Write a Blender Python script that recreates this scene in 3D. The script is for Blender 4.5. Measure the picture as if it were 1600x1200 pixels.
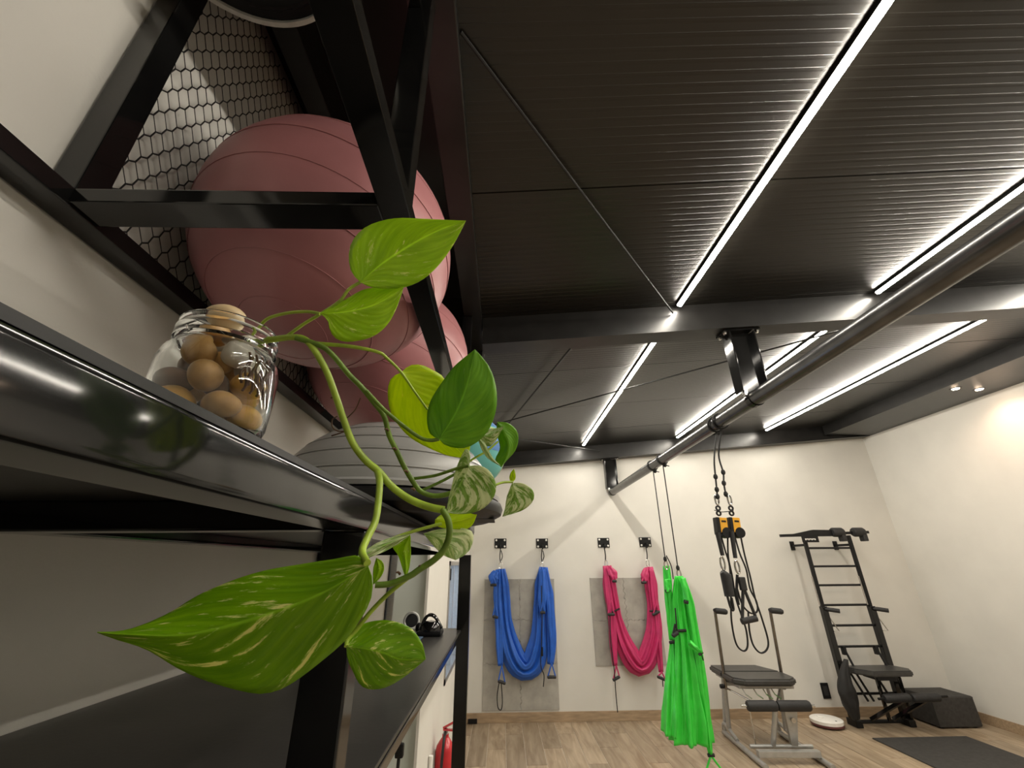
import bpy, bmesh, math, random
from mathutils import Vector, Matrix
random.seed(7)
S = bpy.context.scene
for o in list(bpy.data.objects): bpy.data.objects.remove(o)
COL = S.collection
PI = math.pi

# ------------------------------------------------------------------ camera
H = 1.80                      # height of the lens above the floor
F = 650.0                     # focal length in pixels of the 1600x1200 frame
vy = Vector((784-800, -(882-600), -F)).normalized()      # world +Y in camera axes (vanishing point of the depth lines)
vz = Vector((788-800, 895+600, -F)); vz = (vz - vy*vz.dot(vy)).normalized()
vx = vy.cross(vz)
RW = Matrix((vx, vy, vz))     # camera -> world
cam = bpy.data.cameras.new('camera'); cam.sensor_width = 36; cam.lens = 36*F/1600; cam.clip_start = .01
camo = bpy.data.objects.new('camera', cam); COL.objects.link(camo)
camo.matrix_world = Matrix.Translation((0, 0, H)) @ RW.to_4x4()
S.camera = camo

# ------------------------------------------------------------------ world, exposure
w = bpy.data.worlds.new('world'); S.world = w; w.use_nodes = True
w.node_tree.nodes['Background'].inputs[0].default_value = (.50, .70, 1, 1)
w.node_tree.nodes['Background'].inputs[1].default_value = 2.6
S.view_settings.view_transform = 'Standard'; S.view_settings.look = 'None'
S.view_settings.gamma = 1; S.view_settings.use_curve_mapping = False
S.view_settings.exposure = 0.62
LED = 80.0

# ------------------------------------------------------------------ pixel helpers (ray directions; distance from what it touches)
def ray(u, v): return RW @ Vector(((u-800)/F, -(v-600)/F, -1))
def wx(u, v, x): r = ray(u, v); return r*(x/r.x) + Vector((0, 0, H))
def wy(u, v, y): r = ray(u, v); return r*(y/r.y) + Vector((0, 0, H))
def wz(u, v, z): r = ray(u, v); return r*(z/r.z) + Vector((0, 0, H))      # z relative to the lens
def wd(u, v, d): return ray(u, v)*d + Vector((0, 0, H))

# ------------------------------------------------------------------ materials
def nt(name):
    m = bpy.data.materials.new(name); m.use_nodes = True
    t = m.node_tree; b = t.nodes['Principled BSDF']
    return m, t, b
def mat(name, col, rough=.5, metal=0, noise=0, nscale=20, bump=0, bscale=80, coat=0, spec=.5, stretch=None, trans=0, ior=1.45, col2=None):
    m, t, b = nt(name)
    b.inputs['Base Color'].default_value = (*col, 1); b.inputs['Roughness'].default_value = rough
    b.inputs['Metallic'].default_value = metal; b.inputs['Specular IOR Level'].default_value = spec
    b.inputs['Coat Weight'].default_value = coat; b.inputs['Transmission Weight'].default_value = trans; b.inputs['IOR'].default_value = ior
    if noise or bump or col2:
        tc = t.nodes.new('ShaderNodeTexCoord'); mp = t.nodes.new('ShaderNodeMapping')
        t.links.new(tc.outputs['Object'], mp.inputs[0])
        if stretch: mp.inputs['Scale'].default_value = stretch
    if noise or col2:
        n = t.nodes.new('ShaderNodeTexNoise'); n.inputs['Scale'].default_value = nscale; n.inputs['Detail'].default_value = 5
        t.links.new(mp.outputs[0], n.inputs['Vector'])
        r = t.nodes.new('ShaderNodeValToRGB')
        a = col2 if col2 else tuple(c*(1-noise) for c in col); z = col if col2 else tuple(min(1, c*(1+noise)) for c in col)
        r.color_ramp.elements[0].position = .32; r.color_ramp.elements[1].position = .68
        r.color_ramp.elements[0].color = (*a, 1); r.color_ramp.elements[1].color = (*z, 1)
        t.links.new(n.outputs['Fac'], r.inputs[0]); t.links.new(r.outputs[0], b.inputs['Base Color'])
    if bump:
        n2 = t.nodes.new('ShaderNodeTexNoise'); n2.inputs['Scale'].default_value = bscale; n2.inputs['Detail'].default_value = 4
        t.links.new(mp.outputs[0], n2.inputs['Vector'])
        bp = t.nodes.new('ShaderNodeBump'); bp.inputs['Strength'].default_value = bump; bp.inputs['Distance'].default_value = .004
        t.links.new(n2.outputs['Fac'], bp.inputs['Height']); t.links.new(bp.outputs[0], b.inputs['Normal'])
    return m
def emis(name, col, s):
    m, t, b = nt(name)
    b.inputs['Base Color'].default_value = (.8, .8, .8, 1)
    b.inputs['Emission Color'].default_value = (*col, 1); b.inputs['Emission Strength'].default_value = s
    return m
M = {}
M['wall'] = mat('wall_paint', (.66, .645, .60), .7, noise=.03, nscale=3, bump=.12, bscale=120)
M['deck'] = mat('ceiling_deck', (.013, .012, .0098), .31, noise=.2, nscale=2, bump=.03, bscale=30, spec=.5)
M['blk'] = mat('black_gloss_steel', (.007, .007, .007), .09, noise=.3, nscale=9, spec=.55)
M['beamm'] = mat('black_beam_paint', (.012, .0115, .011), .34, noise=.3, nscale=9, bump=.04, bscale=25)
M['blkm'] = mat('black_satin', (.007, .007, .0075), .45, noise=.25, nscale=14, bump=.05, spec=.35)
M['panel'] = mat('black_panel', (.035, .033, .031), .34, noise=.2, nscale=6, bump=.05)
M['rubber'] = mat('black_rubber', (.022, .022, .023), .6, noise=.2, nscale=40, bump=.15, bscale=200)
M['cord'] = mat('black_cord', (.012, .012, .012), .7, bump=.3, bscale=400)
M['steel'] = mat('polished_steel', (.62, .61, .58), .22, 1, noise=.1, nscale=30)
M['pipe'] = mat('dark_pipe_steel', (.10, .10, .10), .26, .75, noise=.2, nscale=12, bump=.05, bscale=30)
M['silver'] = mat('silver_paint', (.42, .42, .41), .35, .55, noise=.08, nscale=20)
M['lampbody'] = mat('black_aluminium', (.02, .02, .02), .4, .3, noise=.1)
M['led'] = emis('led_diffuser', (1, .925, .80), LED)
M['spot'] = emis('spot_lens', (1, .72, .50), 60)
M['pvc'] = mat('pink_vinyl', (.40, .165, .175), .42, noise=.06, nscale=6, bump=.05, bscale=60)
M['grey'] = mat('grey_vinyl', (.30, .30, .29), .36, noise=.06, nscale=6, bump=.04, bscale=60)
M['cyan'] = mat('teal_vinyl', (.16, .52, .50), .4, noise=.06, nscale=5)
M['cyb'] = mat('blue_panel_vinyl', (.11, .26, .56), .4, noise=.06)
M['cyy'] = mat('lime_line_vinyl', (.50, .56, .16), .4, noise=.06)
M['pale'] = mat('pale_rim_plastic', (.55, .55, .52), .45, noise=.12, nscale=25)
M['wire'] = mat('dark_wire', (.018, .016, .015), .5, .2, noise=.2)
M['blue'] = mat('blue_hammock_nylon', (.016, .105, .50), .42, noise=.08, nscale=14, bump=.08, bscale=160, coat=.1)
M['pink'] = mat('magenta_hammock_nylon', (.50, .028, .130), .42, noise=.08, nscale=14, bump=.08, bscale=160, coat=.1)
M['green'] = mat('lime_hammock_nylon', (.05, .66, .06), .42, noise=.08, nscale=14, bump=.08, bscale=160, coat=.1)
M['foam'] = mat('grey_foam_mat', (.38, .365, .33), .8, noise=.12, nscale=9, bump=.3, bscale=300)
M['yel'] = mat('yellow_plastic', (.80, .40, .03), .4, noise=.08)
M['wht'] = mat('white_plastic_and_bolt_glint', (.80, .79, .75), .3, noise=.04)
M['red'] = mat('red_paint', (.52, .020, .030), .25, noise=.08, coat=.4)
M['cushion'] = mat('charcoal_vinyl', (.045, .044, .042), .45, noise=.15, nscale=20, bump=.1, bscale=200)
M['matr'] = mat('charcoal_mat', (.040, .038, .036), .75, noise=.2, nscale=30, bump=.3, bscale=250)
M['jeans'] = mat('slate_blue_cloth', (.05, .09, .15), .8, noise=.25, nscale=60, bump=.3, bscale=300)
M['alu'] = mat('brushed_aluminium', (.45, .44, .42), .35, .8, noise=.1, nscale=40, stretch=(1, 1, 8))
M['bronze'] = mat('dark_chrome_pole', (.20, .18, .16), .25, .9, noise=.2, nscale=8)
M['base'] = mat('wood_tile_skirting', (.36, .26, .165), .5, noise=.2, nscale=6, stretch=(1.2, 8, 8))
def plank_mat():
    m, t, b = nt('wood_look_tile')
    tc = t.nodes.new('ShaderNodeTexCoord'); oi = t.nodes.new('ShaderNodeObjectInfo')
    mp = t.nodes.new('ShaderNodeMapping'); mp.inputs['Scale'].default_value = (9, 1.1, 1)
    ad = t.nodes.new('ShaderNodeVectorMath'); ad.operation = 'ADD'
    sc = t.nodes.new('ShaderNodeVectorMath'); sc.operation = 'SCALE'; sc.inputs[3].default_value = 40
    cb = t.nodes.new('ShaderNodeCombineXYZ')
    for i in range(3): t.links.new(oi.outputs['Random'], cb.inputs[i])
    t.links.new(cb.outputs[0], sc.inputs[0]); t.links.new(tc.outputs['Object'], ad.inputs[0]); t.links.new(sc.outputs[0], ad.inputs[1])
    t.links.new(ad.outputs[0], mp.inputs[0])
    n = t.nodes.new('ShaderNodeTexNoise'); n.inputs['Scale'].default_value = 2.2; n.inputs['Detail'].default_value = 7; n.inputs['Distortion'].default_value = .5
    t.links.new(mp.outputs[0], n.inputs['Vector'])
    r = t.nodes.new('ShaderNodeValToRGB'); e = r.color_ramp.elements
    e[0].position = .28; e[0].color = (.30, .215, .135, 1); e[1].position = .72; e[1].color = (.56, .445, .315, 1)
    t.links.new(n.outputs['Fac'], r.inputs[0])
    hs = t.nodes.new('ShaderNodeHueSaturation'); mr = t.nodes.new('ShaderNodeMapRange')
    mr.inputs[3].default_value = .66; mr.inputs[4].default_value = .96
    t.links.new(oi.outputs['Random'], mr.inputs[0]); t.links.new(mr.outputs[0], hs.inputs['Value']); t.links.new(r.outputs[0], hs.inputs['Color'])
    t.links.new(hs.outputs[0], b.inputs['Base Color']); b.inputs['Roughness'].default_value = .38
    bp = t.nodes.new('ShaderNodeBump'); bp.inputs['Strength'].default_value = .1; bp.inputs['Distance'].default_value = .003
    t.links.new(n.outputs['Fac'], bp.inputs['Height']); t.links.new(bp.outputs[0], b.inputs['Normal'])
    return m
M['plank'] = plank_mat()
M['grout'] = mat('grout', (.62, .56, .47), .8, noise=.1)
def glass_mat(name, col, rough=0., ior=1.46):
    m = mat(name, col, rough, trans=1, ior=ior)
    return m
M['glass'] = glass_mat('jar_glass', (.97, .99, .98))
def pane_mat(name, col, fac, rough):
    m = bpy.data.materials.new(name); m.use_nodes = True; t = m.node_tree; t.nodes.clear()
    o = t.nodes.new('ShaderNodeOutputMaterial'); mx = t.nodes.new('ShaderNodeMixShader'); tr = t.nodes.new('ShaderNodeBsdfTransparent')
    p = t.nodes.new('ShaderNodeBsdfPrincipled'); p.inputs['Base Color'].default_value = (*col, 1); p.inputs['Roughness'].default_value = rough
    n = t.nodes.new('ShaderNodeTexNoise'); n.inputs['Scale'].default_value = 3
    b = t.nodes.new('ShaderNodeBump'); b.inputs['Strength'].default_value = .02; t.links.new(n.outputs['Fac'], b.inputs['Height']); t.links.new(b.outputs[0], p.inputs['Normal'])
    mx.inputs[0].default_value = fac; t.links.new(tr.outputs[0], mx.inputs[1]); t.links.new(p.outputs[0], mx.inputs[2]); t.links.new(mx.outputs[0], o.inputs[0])
    return m
M['pane'] = pane_mat('window_pane', (.75, .80, .85), .35, .1)
M['frost'] = mat('pale_green_glass', (.62, .68, .64), .12, noise=.03, nscale=2, coat=.6)
def leaf_mat(name, dark, light, cream, thr, seed, transl=.35, rough=.34, under=None):
    m = bpy.data.materials.new(name); m.use_nodes = True; t = m.node_tree; t.nodes.clear(); N = t.nodes.new; L = t.links.new
    o = N('ShaderNodeOutputMaterial'); uv = N('ShaderNodeTexCoord')
    sp = N('ShaderNodeSeparateXYZ'); L(uv.outputs['UV'], sp.inputs[0])      # x across 0..1 (midrib .5), y along
    ab = N('ShaderNodeMath'); ab.operation = 'SUBTRACT'; ab.inputs[1].default_value = .5; L(sp.outputs[0], ab.inputs[0])
    a2 = N('ShaderNodeMath'); a2.operation = 'ABSOLUTE'; L(ab.outputs[0], a2.inputs[0])
    # skew so that the pattern follows the side veins (they run from the midrib outwards towards the tip)
    mu = N('ShaderNodeMath'); mu.operation = 'MULTIPLY'; mu.inputs[1].default_value = 1.1; L(a2.outputs[0], mu.inputs[0])
    sb = N('ShaderNodeMath'); sb.operation = 'SUBTRACT'; L(sp.outputs[1], sb.inputs[0]); L(mu.outputs[0], sb.inputs[1])
    cb = N('ShaderNodeCombineXYZ'); L(sp.outputs[0], cb.inputs[0]); L(sb.outputs[0], cb.inputs[1]); cb.inputs[2].default_value = seed
    mp = N('ShaderNodeMapping'); mp.inputs['Scale'].default_value = (3.2, 13, 1); L(cb.outputs[0], mp.inputs[0])
    n = N('ShaderNodeTexNoise'); n.inputs['Scale'].default_value = 1; n.inputs['Detail'].default_value = 6; n.inputs['Roughness'].default_value = .62; L(mp.outputs[0], n.inputs['Vector'])
    r1 = N('ShaderNodeValToRGB'); e = r1.color_ramp.elements
    e[0].position = .35; e[0].color = (*dark, 1); e[1].position = .7; e[1].color = (*light, 1); L(n.outputs['Fac'], r1.inputs[0])
    mp2 = N('ShaderNodeMapping'); mp2.inputs['Scale'].default_value = (5, 9, 1); mp2.inputs['Location'].default_value = (seed*3.1, seed*1.7, 2)
    L(cb.outputs[0], mp2.inputs[0])
    n2 = N('ShaderNodeTexNoise'); n2.inputs['Scale'].default_value = 1; n2.inputs['Detail'].default_value = 7; n2.inputs['Roughness'].default_value = .7; L(mp2.outputs[0], n2.inputs['Vector'])
    r2 = N('ShaderNodeValToRGB'); e = r2.color_ramp.elements
    e[0].position = thr; e[0].color = (0, 0, 0, 1); e[1].position = thr+.06; e[1].color = (1, 1, 1, 1); L(n2.outputs['Fac'], r2.inputs[0])
    mx = N('ShaderNodeMix'); mx.data_type = 'RGBA'; L(r2.outputs[0], mx.inputs[0]); L(r1.outputs[0], mx.inputs[6]); mx.inputs[7].default_value = (*cream, 1)
    # midrib line
    r3 = N('ShaderNodeValToRGB'); e = r3.color_ramp.elements
    e[0].position = .006; e[0].color = (.55, .55, .55, 1); e[1].position = .02; e[1].color = (0, 0, 0, 1); L(a2.outputs[0], r3.inputs[0])
    m2 = N('ShaderNodeMix'); m2.data_type = 'RGBA'; L(r3.outputs[0], m2.inputs[0]); L(mx.outputs[2], m2.inputs[6]); m2.inputs[7].default_value = (*[min(1, c*1.5+.02) for c in light], 1)
    # side veins as faint relief
    wv = N('ShaderNodeMath'); wv.operation = 'MULTIPLY'; wv.inputs[1].default_value = 62; L(sb.outputs[0], wv.inputs[0])
    sn = N('ShaderNodeMath'); sn.operation = 'SINE'; L(wv.outputs[0], sn.inputs[0])
    bp = N('ShaderNodeBump'); bp.inputs['Strength'].default_value = .12; bp.inputs['Distance'].default_value = .0012; L(sn.outputs[0], bp.inputs['Height'])
    p = N('ShaderNodeBsdfPrincipled'); L(m2.outputs[2], p.inputs['Base Color']); p.inputs['Roughness'].default_value = rough; L(bp.outputs[0], p.inputs['Normal'])
    p.inputs['Specular IOR Level'].default_value = .4
    tl = N('ShaderNodeBsdfTranslucent'); hs = N('ShaderNodeHueSaturation'); hs.inputs['Value'].default_value = 1.5; hs.inputs['Hue'].default_value = .485; L(m2.outputs[2], hs.inputs['Color']); L(hs.outputs[0], tl.inputs['Color'])
    ms = N('ShaderNodeMixShader'); ms.inputs[0].default_value = transl; L(p.outputs[0], ms.inputs[1]); L(tl.outputs[0], ms.inputs[2]); L(ms.outputs[0], o.inputs[0])
    return m
stem_m = mat('stem_green', (.34, .48, .05), .4, noise=.25, nscale=60)
stem_d = mat('stem_dark_green', (.13, .22, .025), .45, noise=.35, nscale=80)
root_m = mat('root_brown', (.11, .055, .025), .6, noise=.3, nscale=90)

# ------------------------------------------------------------------ mesh builder
class MB:
    def __init__(s): s.v = []; s.f = []; s.uv = None
    def add(s, vs, fs):
        k = len(s.v); s.v += [tuple(x) for x in vs]; s.f += [tuple(i+k for i in q) for q in fs]; return s
    def box(s, x0, x1, y0, y1, z0, z1, c=0, rot=None, org=None):
        if c:
            bm = bmesh.new(); bmesh.ops.create_cube(bm, size=1)
            for q in bm.verts: q.co = Vector(((x0+x1)/2+q.co.x*(x1-x0), (y0+y1)/2+q.co.y*(y1-y0), (z0+z1)/2+q.co.z*(z1-z0)))
            bmesh.ops.bevel(bm, geom=bm.edges[:], offset=c, segments=2, affect='EDGES', profile=.6)
            bm.verts.ensure_lookup_table(); bm.verts.index_update()
            vs = [q.co.copy() for q in bm.verts]; fs = [[q.index for q in g.verts] for g in bm.faces]; bm.free()
        else:
            vs = [Vector((x, y, z)) for z in (z0, z1) for x, y in ((x0, y0), (x1, y0), (x1, y1), (x0, y1))]
            fs = [(0, 3, 2, 1), (4, 5, 6, 7), (0, 1, 5, 4), (1, 2, 6, 5), (2, 3, 7, 6), (3, 0, 4, 7)]
        if rot is not None: vs = [rot @ (q-org)+org for q in vs]
        return s.add(vs, fs)
    def tube(s, path, r, n=8, cap=True, closed=False):
        path = [Vector(p) for p in path]; m = len(path); rr = r if hasattr(r, '__len__') else [r]*m
        up = None; rings = []
        for i, p in enumerate(path):
            if closed: t = path[(i+1) % m]-path[i-1]
            else: t = path[min(i+1, m-1)]-path[max(i-1, 0)]
            t.normalize()
            if up is None: up = Vector((0, 0, 1)) if abs(t.z) < .9 else Vector((1, 0, 0))
            a = t.cross(up).normalized(); up = a.cross(t).normalized()
            rings.append([p+(a*math.cos(2*PI*k/n)+up*math.sin(2*PI*k/n))*rr[i] for k in range(n)])
        fs = []
        for i in range(m if closed else m-1):
            j = (i+1) % m
            for k in range(n): fs.append((i*n+k, i*n+(k+1) % n, j*n+(k+1) % n, j*n+k))
        if cap and not closed: fs += [tuple(range(n))[::-1], tuple((m-1)*n+k for k in range(n))]
        return s.add([q for g in rings for q in g], fs)
    def bar(s, a, b, wd_, th, up=(0, 0, 1)):
        a = Vector(a); b = Vector(b); t = (b-a).normalized(); x = t.cross(Vector(up)).normalized(); z = x.cross(t).normalized()
        vs = [p+x*sx*wd_/2+z*sz*th/2 for p in (a, b) for sx, sz in ((-1, -1), (1, -1), (1, 1), (-1, 1))]
        return s.add(vs, [(0, 3, 2, 1), (4, 5, 6, 7), (0, 1, 5, 4), (1, 2, 6, 5), (2, 3, 7, 6), (3, 0, 4, 7)])
    def lathe(s, prof, n=32, c=(0, 0, 0), axis=None, close=False):
        c = Vector(c); Rm = Matrix.Identity(3) if axis is None else Vector((0, 0, 1)).rotation_difference(Vector(axis)).to_matrix()
        vs = []; fs = []; m = len(prof)
        for r, z in prof:
            for k in range(n): vs.append(c+Rm @ Vector((r*math.cos(2*PI*k/n), r*math.sin(2*PI*k/n), z)))
        for i in range(m if close else m-1):
            j = (i+1) % m
            for k in range(n): fs.append((i*n+k, i*n+(k+1) % n, j*n+(k+1) % n, j*n+k))
        if not close:
            if prof[0][0] > 1e-6: fs.append(tuple(range(n))[::-1])
            if prof[-1][0] > 1e-6: fs.append(tuple((m-1)*n+k for k in range(n)))
        return s.add(vs, fs)
    def build(s, name, m, parent=None, smooth=False, **kw):
        me = bpy.data.meshes.new(name); me.from_pydata(s.v, [], s.f); me.update()
        bm = bmesh.new(); bm.from_mesh(me); bmesh.ops.remove_doubles(bm, verts=bm.verts, dist=1e-6)
        bmesh.ops.recalc_face_normals(bm, faces=bm.faces); bm.to_mesh(me); bm.free()
        me.materials.append(m)
        if smooth:
            for p in me.polygons: p.use_smooth = True
            if smooth != 'all':
                try: me.set_sharp_from_angle(angle=math.radians(40))
                except Exception: pass
        o = bpy.data.objects.new(name, me); COL.objects.link(o)
        if smooth and smooth != 'all':
            md = o.modifiers.new('weighted_normal', 'WEIGHTED_NORMAL'); md.keep_sharp = True
        if parent: attach(o, parent)
        for k, q in kw.items(): o[k] = q
        return o
def worldloc(o):
    v = Vector(o.location)
    return v if o.parent is None else v
def attach(o, parent):
    o.parent = parent
    root = parent
    o.matrix_parent_inverse = Matrix.Identity(4)
    # meshes are written in world coordinates; cancel the parent's own offset
    off = Vector((0, 0, 0)); q = parent
    off = parent.get('_w', None)
    off = Vector(parent['_w']) if '_w' in parent else Vector((0, 0, 0))
    o.matrix_parent_inverse = Matrix.Translation(-off)
def thing(name, label, cat, loc, group=None, kind=None):
    o = bpy.data.objects.new(name, None); COL.objects.link(o); o.location = loc; o.empty_display_size = .05
    o['label'] = label; o['category'] = cat; o['_w'] = list(loc)
    if group: o['group'] = group
    if kind: o['kind'] = kind
    return o
def tag(o, label, cat, group=None):
    o['label'] = label; o['category'] = cat
    if group: o['group'] = group
    return o
def smooth_path(pts, k=6):
    pts = [Vector(p) for p in pts]; out = []
    for i in range(len(pts)-1):
        p0 = pts[max(i-1, 0)]; p1 = pts[i]; p2 = pts[i+1]; p3 = pts[min(i+2, len(pts)-1)]
        for j in range(k):
            t = j/k
            out.append(.5*((2*p1)+(p2-p0)*t+(2*p0-5*p1+4*p2-p3)*t*t+(3*p1-p0-3*p2+p3)*t**3))
    out.append(pts[-1]); return out
def resample(pts, n):
    pts = [Vector(p) for p in pts]; d = [0]
    for a, b in zip(pts, pts[1:]): d.append(d[-1]+(b-a).length)
    out = []; j = 0
    for i in range(n):
        s = d[-1]*i/(n-1)
        while j < len(pts)-2 and d[j+1] < s: j += 1
        seg = d[j+1]-d[j]; out.append(pts[j].lerp(pts[j+1], (s-d[j])/seg if seg else 0))
    return out

# ================================================================== SETTING
D = 6.40                        # back wall
XW = -.95                       # wall behind the rack
XS = -.45                       # wall of the far left part
XR = 5.84                       # right wall
YF = -2.6                       # wall behind the camera
YRET = 2.84                     # where the left wall steps out
ZB = lambda x: H+1.353+.0816*x  # underside of the roof beams
ZL = lambda x: H+1.534+.0816*x  # level of the light strips
ZC = lambda x: H+1.566+.0816*x  # roof deck
XE = -.139
TOP = H+2.2; zt0 = H+1.98
def struct(mb, name, m, **k):
    o = mb.build(name, m); o['kind'] = 'structure'; return o
fl = struct(MB().box(XW-.1, XR+.1, YF-.1, D+.1, -.06, -.004), 'floor', M['grout'])
pw, pl = .20, 1.20
pm = MB().box(-pw/2+.0025, pw/2-.0025, -pl/2+.0025, pl/2-.0025, -.004, .0, c=.0012)
pme = None
nx = int((XR-XW)/pw)+1
for i in range(nx):
    x = XW+.03+pw*i+pw/2-.03
    off = (i % 3)*.4
    y = D-pl/2+off
    while y > YF-.6:
        yc, ln = y, pl
        a, b = max(y-pl/2, YF), min(y+pl/2, D)
        if b-a > .05:
            if pme is None:
                o = pm.build('plank', M['plank']); pme = o.data
            else:
                o = bpy.data.objects.new('plank', pme); COL.objects.link(o)
            o.location = (x, (a+b)/2, 0); o.scale = (1 if x+pw/2 < XR else max(.05, (XR-x+pw/2)/pw), (b-a)/pl, 1)
            if x+pw/2 > XR: o.location.x = (x-pw/2+XR)/2
            o.parent = fl
        y -= pl
struct(MB().box(XS-.5, XR+.1, D, D+.12, 0, TOP), 'wall_back', M['wall'])
struct(MB().box(XR, XR+.12, YF, D, 0, TOP), 'wall_right', M['wall'])
struct(MB().box(XW-.12, XW, YF, YRET+.12, 0, TOP), 'wall_left', M['wall'])
struct(MB().box(XW-.12, XR+.12, YF-.12, YF, 0, TOP), 'wall_front', M['wall'])
# return wall with a tall pale glass door
struct(MB().box(XW, -.70, YRET, YRET+.12, 0, TOP).box(-.70, XS, YRET, YRET+.12, 2.25, TOP).box(XS-.015, XS, YRET, YRET+.12, 0, 2.25), 'wall_return', M['wall'])
d1 = MB().box(-.695, -.66, YRET+.03, YRET+.08, .005, 2.245).build('door_1', M['alu']); d1['kind'] = 'structure'
MB().box(-.66, XS-.017, YRET+.045, YRET+.065, .005, 2.245).build('door_glass', M['frost'], d1)
MB().box(-.7, -.696, YRET-.004, YRET+.02, .005, 2.245).build('door_seal', M['blkm'], d1)
struct(MB().box(XW+.08, XE-.012, YRET-.02, YRET-.002, H+.75, zt0-.002), 'trim_3', M['beamm'])
# side wall with a daylit window
wa, wb, wz0, wz1 = 3.90, 4.95, H-.86, H+.03
sw = MB().box(XS-.12, XS, YRET+.12, wa, 0, TOP).box(XS-.12, XS, wb, D, 0, TOP).box(XS-.12, XS, wa, wb, 0, wz0).box(XS-.12, XS, wa, wb, wz1, TOP)
struct(sw, 'wall_left_far', M['wall'])
wf = MB().box(XS-.09, XS+.01, wa, wa+.04, wz0, wz1).box(XS-.09, XS+.01, wb-.04, wb, wz0, wz1).box(XS-.09, XS+.01, wa, wb, wz1-.035, wz1).box(XS-.09, XS+.01, wa, wb, wz0, wz0+.04).box(XS-.07, XS-.01, (wa+wb)/2-.02, (wa+wb)/2+.02, wz0, wz1)
wf = struct(wf, 'window_1', M['alu'])
for a, b in ((wa+.04, (wa+wb)/2-.02), ((wa+wb)/2+.02, wb-.04)):
    MB().box(XS-.055, XS-.047, a, b, wz0+.04, wz1-.035).build('window_pane', M['pane'], wf)
MB().box(XS-.01, XS+.018, wa+.005, wa+.035, H-.03-.09, H-.03).build('window_latch', M['blkm'], wf)
# skirting
struct(MB().box(XS, XR, D-.012, D, 0, .105, c=.003), 'baseboard_back', M['base'])
struct(MB().box(XR-.012, XR, YF, D-.012, 0, .105, c=.003), 'baseboard_right', M['base'])
struct(MB().box(XS, XS+.012, YRET+.12, D-.012, 0, .105, c=.003), 'baseboard_left', M['base'])

# roof deck: ribbed panels, one metre wide, laid across the slope

ceil = struct(MB().add([(XE, YF, ZC(XE)+.05), (XR+.1, YF, ZC(XR)+.05), (XR+.1, D+.1, ZC(XR)+.05), (XE, D+.1, ZC(XE)+.05), (XE, YF, ZC(XE)+.09), (XR+.1, YF, ZC(XR)+.09), (XR+.1, D+.1, ZC(XR)+.09), (XE, D+.1, ZC(XE)+.09)],
    [(0, 1, 2, 3), (4, 7, 6, 5), (0, 4, 5, 1), (1, 5, 6, 2), (2, 6, 7, 3), (3, 7, 4, 0)]), 'ceiling', M['deck'])
prof = []
for k in range(25):
    y = k*.04
    prof += [(y+.004, 0), (y+.028, 0), (y+.030, .0007), (y+.038, .0007)]
prof = [(.0, .02)]+prof+[(1.0-.002, .02)]
yy = YF; dme = None
while yy < D:
    if dme is None:
        mb = MB(); n = len(prof)
        vs = [(XE, y, ZC(XE)+z) for y, z in prof]+[(XR, y, ZC(XR)+z) for y, z in prof]
        mb.add(vs, [(i, i+1, n+i+1, n+i) for i in range(n-1)])
        o = mb.build('roof_panel', M['deck']); dme = o.data
    else:
        o = bpy.data.objects.new('roof_panel', dme); COL.objects.link(o)
    o.location = (0, yy, 0); o.parent = ceil
    yy += 1.0
# higher bay over the rack
zt = H+1.98
struct(MB().box(XW-.1, XE, YF, YRET+.12, zt, zt+.05), 'ceiling_rack_bay', M['deck'])
struct(MB().box(XE-.012, XE, YF, YRET+.12, ZC(XE)-.02, zt), 'trim_1', M['beamm'])
struct(MB().box(XS-.12, XE+.012, YRET+.12, D, ZC(XE), ZC(XE)+.05), 'ceiling_far_left', M['deck'])
o = MB().box(-.845, -.75, YF, YRET, H+1.80, H+1.98, c=.004).box(-.90, -.845, YF, YRET, H+1.93, H+1.98).build('roof_purlin', M['beamm'])
tag(o, 'black steel purlin running along the wall high above the ball rack', 'beam')
o = MB().box(-.252, XE, YF, YRET+.1, H+1.50, ZC(XE)-.005, c=.004).build('edge_beam', M['beamm'])
tag(o, 'black steel edge beam the ball rack hangs from', 'beam')

# roof beams across
def ibeam(y0, name, label, dy=.15, x1=XR-.01, x0=XE+.005):
    t = thing(name, label, 'beam', ((x0+x1)/2, y0+dy/2, ZB(2.8)), 'roof beams')
    def slab(ya, yb, da, db):
        return MB().add([(x0, ya, ZB(x0)+da), (x1, ya, ZB(x1)+da), (x1, yb, ZB(x1)+da), (x0, yb, ZB(x0)+da), (x0, ya, ZB(x0)+db), (x1, ya, ZB(x1)+db), (x1, yb, ZB(x1)+db), (x0, yb, ZB(x0)+db)],
            [(0, 3, 2, 1), (4, 5, 6, 7), (0, 1, 5, 4), (1, 2, 6, 5), (2, 3, 7, 6), (3, 0, 4, 7)])
    slab(y0+dy*.12, y0+dy*.88, .008, .214).build('web', M['beamm'], t)
    slab(y0, y0+dy, 0, .010).build('flange', M['beamm'], t)
    return t
BY = 2.43
ibeam(BY, 'roof_beam', 'black steel roof beam across the middle of the ceiling')
ibeam(D-.16, 'roof_beam', 'black steel roof beam along the top of the back wall', x0=XS+.005)
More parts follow.
